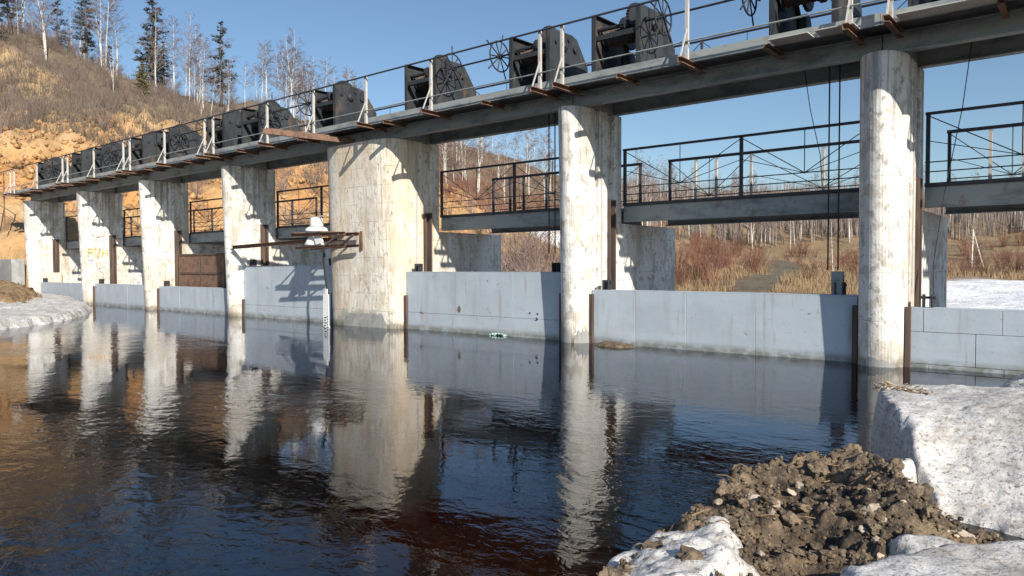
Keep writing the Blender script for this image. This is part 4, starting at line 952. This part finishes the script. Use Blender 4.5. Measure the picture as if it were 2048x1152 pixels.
# ice shelf on the far left
sh_ = slab('ice_shelf', [(-23.7,-2.5),(-26.2,-1.5),(-31,-.4),(-36.5,.0),(-37.5,-.2),(-37.5,-9),(-20,-9),(-18.6,-6.6),(-20.8,-4.3)], lambda X, Y: .22+.018*np.clip(-22-X,0,14)+0*Y, .25, MAT['ice'], .11, 'dirty white ice shelf along the left bank with brown soil on it', 'ice', amp=.07, seed=37, jag=.18)
slab('soil_heap', [(-27.5,-3.4),(-30.5,-1.8),(-34,-1.2),(-36,-2.5),(-34,-6),(-28,-5.2)], lambda X, Y: .62+.10*np.clip(-28-X,0,4)+0*Y, 1.2, MAT['soil_w'], .12, 'brown soil heap lying on the ice shelf at the left bank', 'soil', zb=.2, amp=.14, seed=41, jag=.4)
slab('mud_bar', [(-5.25,-.15),(-4.7,-.25),(-4.3,.05),(-4.4,.3),(-5.0,.4),(-5.32,.3)], lambda X, Y: .07+0*X, .2, MAT['clod'], .03, 'low brown mud bar at the foot of the middle round pier', 'mud', zb=-.15, amp=.02, seed=43)

# earth heap
hp = [(.60,-9.6),(.56,-8.9),(.52,-8.45),(.54,-8.0),(.62,-7.62),(.80,-7.32),(.98,-7.02),(1.14,-6.66),(1.36,-6.55),(1.56,-6.92),(1.95,-7.12),(2.5,-7.2),(3.1,-7.6),(3.3,-9),(2.6,-10.6),(1.2,-10.8)]
st = .017; xs = np.arange(.4, 3.2, st); ys = np.arange(-10.6, -6.4, st); X, Y = np.meshgrid(xs, ys); shp = X.shape; X, Y = X.ravel(), Y.ravel()
d = inside_dist(X, Y, hp)
base = -.18+.33*sstep(-.02, .34, d)
base -= .09*sstep(1.6, 2.2, X)
crest = dist_poly(X, Y, [(.78,-7.75),(1.0,-7.35),(1.30,-7.1),(1.55,-7.4),(1.75,-7.75)])
base += .17*np.exp(-(crest/.22)**2)+.10*np.exp(-(np.hypot(X-1.26,Y+6.85)/.16)**2)+.10*np.exp(-(np.hypot(X-1.72,Y+8.35)/.28)**2)+.08*np.exp(-(np.hypot(X-1.12,Y+8.2)/.18)**2)
base -= .22*np.exp(-(np.hypot((X-1.40)/.34,(Y+8.30)/.17))**2)+.17*np.exp(-(np.hypot((X-1.62)/.22,(Y+8.85)/.3))**2)
nA = fnoise(X, Y, 3.5, 51, 3); nB = fnoise(X, Y, 6.5, 53, 2); nC = fnoise(X, Y, 15, 57, 2)
Z = base+(nA*.05+np.abs(nB)*.085+np.abs(nC)*.038)*sstep(-.05,.2,d)-.02
zc = np.tile(np.array([.125,.092,.063]), (len(X),1))
def zb_(c, mk):
    global zc
    zc = zc*(1-mk[:,None])+np.array(c)*mk[:,None]
zb_((.28,.205,.13), sstep(.0,.3,nA)); zb_((.035,.029,.025), sstep(-.02,.22,fnoise(X,Y,2.2,61,3))*.9)
zb_((.05,.042,.037), sstep(.12,.0,d))
t = thing('earth_heap', (1.5,-8.3,0), 'heap of dark frozen earth, clods and gravel in the lower right foreground', 'earth heap')
grid_obj('soil', xs, ys, Z.reshape(shp), MAT['mound'], t, {'zone': zc})
Zg = Z.reshape(shp)
def mz(x, y): return float(Zg[min(max(int((y-ys[0])/st),0),len(ys)-1), min(max(int((x-xs[0])/st),0),len(xs)-1)])
def rock_mesh(name, seed, mt, sub=2, rough=.35):
    import bmesh
    bm = bmesh.new(); bmesh.ops.create_icosphere(bm, subdivisions=sub, radius=1)
    for v in bm.verts:
        n_ = v.co.normalized(); v.co = n_*(1+rough*mn.fractal(n_*1.4+Vector((seed*3.1,seed,0)), 1, 2, 4)+.12*mn.noise(n_*4+Vector((0,seed,0)))); v.co.z *= .75
    me = bpy.data.meshes.new(name); bm.to_mesh(me); bm.free(); me.materials.append(mt); return me
clods = [rock_mesh('clod', k, MAT['clod'], 3, .6) for k in range(6)]; stones = [rock_mesh('stone', 20+k, MAT['stone'], 2, .4) for k in range(5)]
rnd = random.Random(77); loc0 = wloc(t)
def drop(nm, me, x, y, s_, sink=.3):
    o = bpy.data.objects.new(nm, me); C.objects.link(o); o.parent = t; o.location = Vector((x, y, mz(x, y)+s_*(.6-sink)))-loc0
    o.scale = (s_, s_*rnd.uniform(.7,1.1), s_*rnd.uniform(.6,1)); o.rotation_euler = (rnd.uniform(-.5,.5), rnd.uniform(-.5,.5), rnd.uniform(0,6.3)); return o
poly_ok = lambda x, y: inside_dist(np.array([x]), np.array([y]), hp)[0] > .10
n_ = 0
while n_ < 280:
    x, y = rnd.uniform(.5,2.7), rnd.uniform(-9.8,-6.6)
    if not poly_ok(x, y): continue
    drop('clod', clods[n_ % 6], x, y, rnd.choice((.014,.018,.022,.026,.03,.035,.045,.06))*rnd.uniform(.8,1.3)); n_ += 1
n_ = 0
while n_ < 110:
    x, y = rnd.uniform(.5,2.7), rnd.uniform(-9.8,-6.6)
    if not poly_ok(x, y): continue
    drop('stone', stones[n_ % 5], x, y, rnd.choice((.010,.013,.016,.02,.028))*rnd.uniform(.8,1.3), .1); n_ += 1
drop('stone', stones[1], 1.66, -8.0, .055, .25); drop('stone', stones[2], 1.05, -8.05, .04, .1); drop('stone', stones[3], 2.05, -7.75, .055, .2)
for k in range(26):
    x, y = rnd.uniform(.6,2.4), rnd.uniform(-9.4,-6.8)
    if not poly_ok(x, y): continue
    a = rnd.uniform(0,6.3); L = rnd.uniform(.05,.16); z = mz(x, y)+.025
    o = obj('twig', MB().path([(x,y,z),(x+L*.5*math.cos(a),y+L*.5*math.sin(a),z+.015),(x+L*math.cos(a+.2),y+L*math.sin(a+.2),z+.01)], [.005,.004,.003], 5), MAT['twig'], t)
# fine gravel, too many to count
rs = np.random.RandomState(3); V = []; Fc = []; ico = rock_mesh('g', 60, MAT['stone'], 1, .3); iv = np.array([v.co[:] for v in ico.vertices]); it = np.array([p.vertices[:] for p in ico.polygons])
k = 0
gp = []
while len(gp) < 7000:
    x, y = rs.uniform(.5,2.8), rs.uniform(-9.9,-6.6)
    gp.append((x, y))
gp = np.array(gp); gp = gp[inside_dist(gp[:,0], gp[:,1], hp) > .08]
for x, y in gp:
    s_ = rs.choice([.005,.007,.009,.012,.016])*rs.uniform(.8,1.3); V.append(iv*s_+np.array([x, y, mz(x, y)+s_*.4])); Fc.append(it+k*len(iv)); k += 1
g_ = raw_mesh('gravel', np.concatenate(V), np.concatenate(Fc), MAT['clod'], t); g_['kind'] = 'stuff'
# dead leaves and splinters on the nose of the big ice block
t = thing('twig_litter', (1.2,-5.4,.5), 'brown litter of splinters and bark on the tip of the big ice block', 'litter')
for k in range(70):
    u = rnd.random(); x, y = 1.08+.42*u+rnd.uniform(-.04,.08), -5.28-.28*u+rnd.uniform(-.12,.12); z = .49+.02*u+rnd.uniform(-.01,.05); a = rnd.uniform(0,6.3); L = rnd.uniform(.02,.07)
    obj('splinter', MB().bar((x,y,z),(x+L*math.cos(a),y+L*math.sin(a),z+rnd.uniform(-.015,.03)), rnd.uniform(.008,.03), .006), MAT['twig'] if k % 3 else MAT['stone'], t)
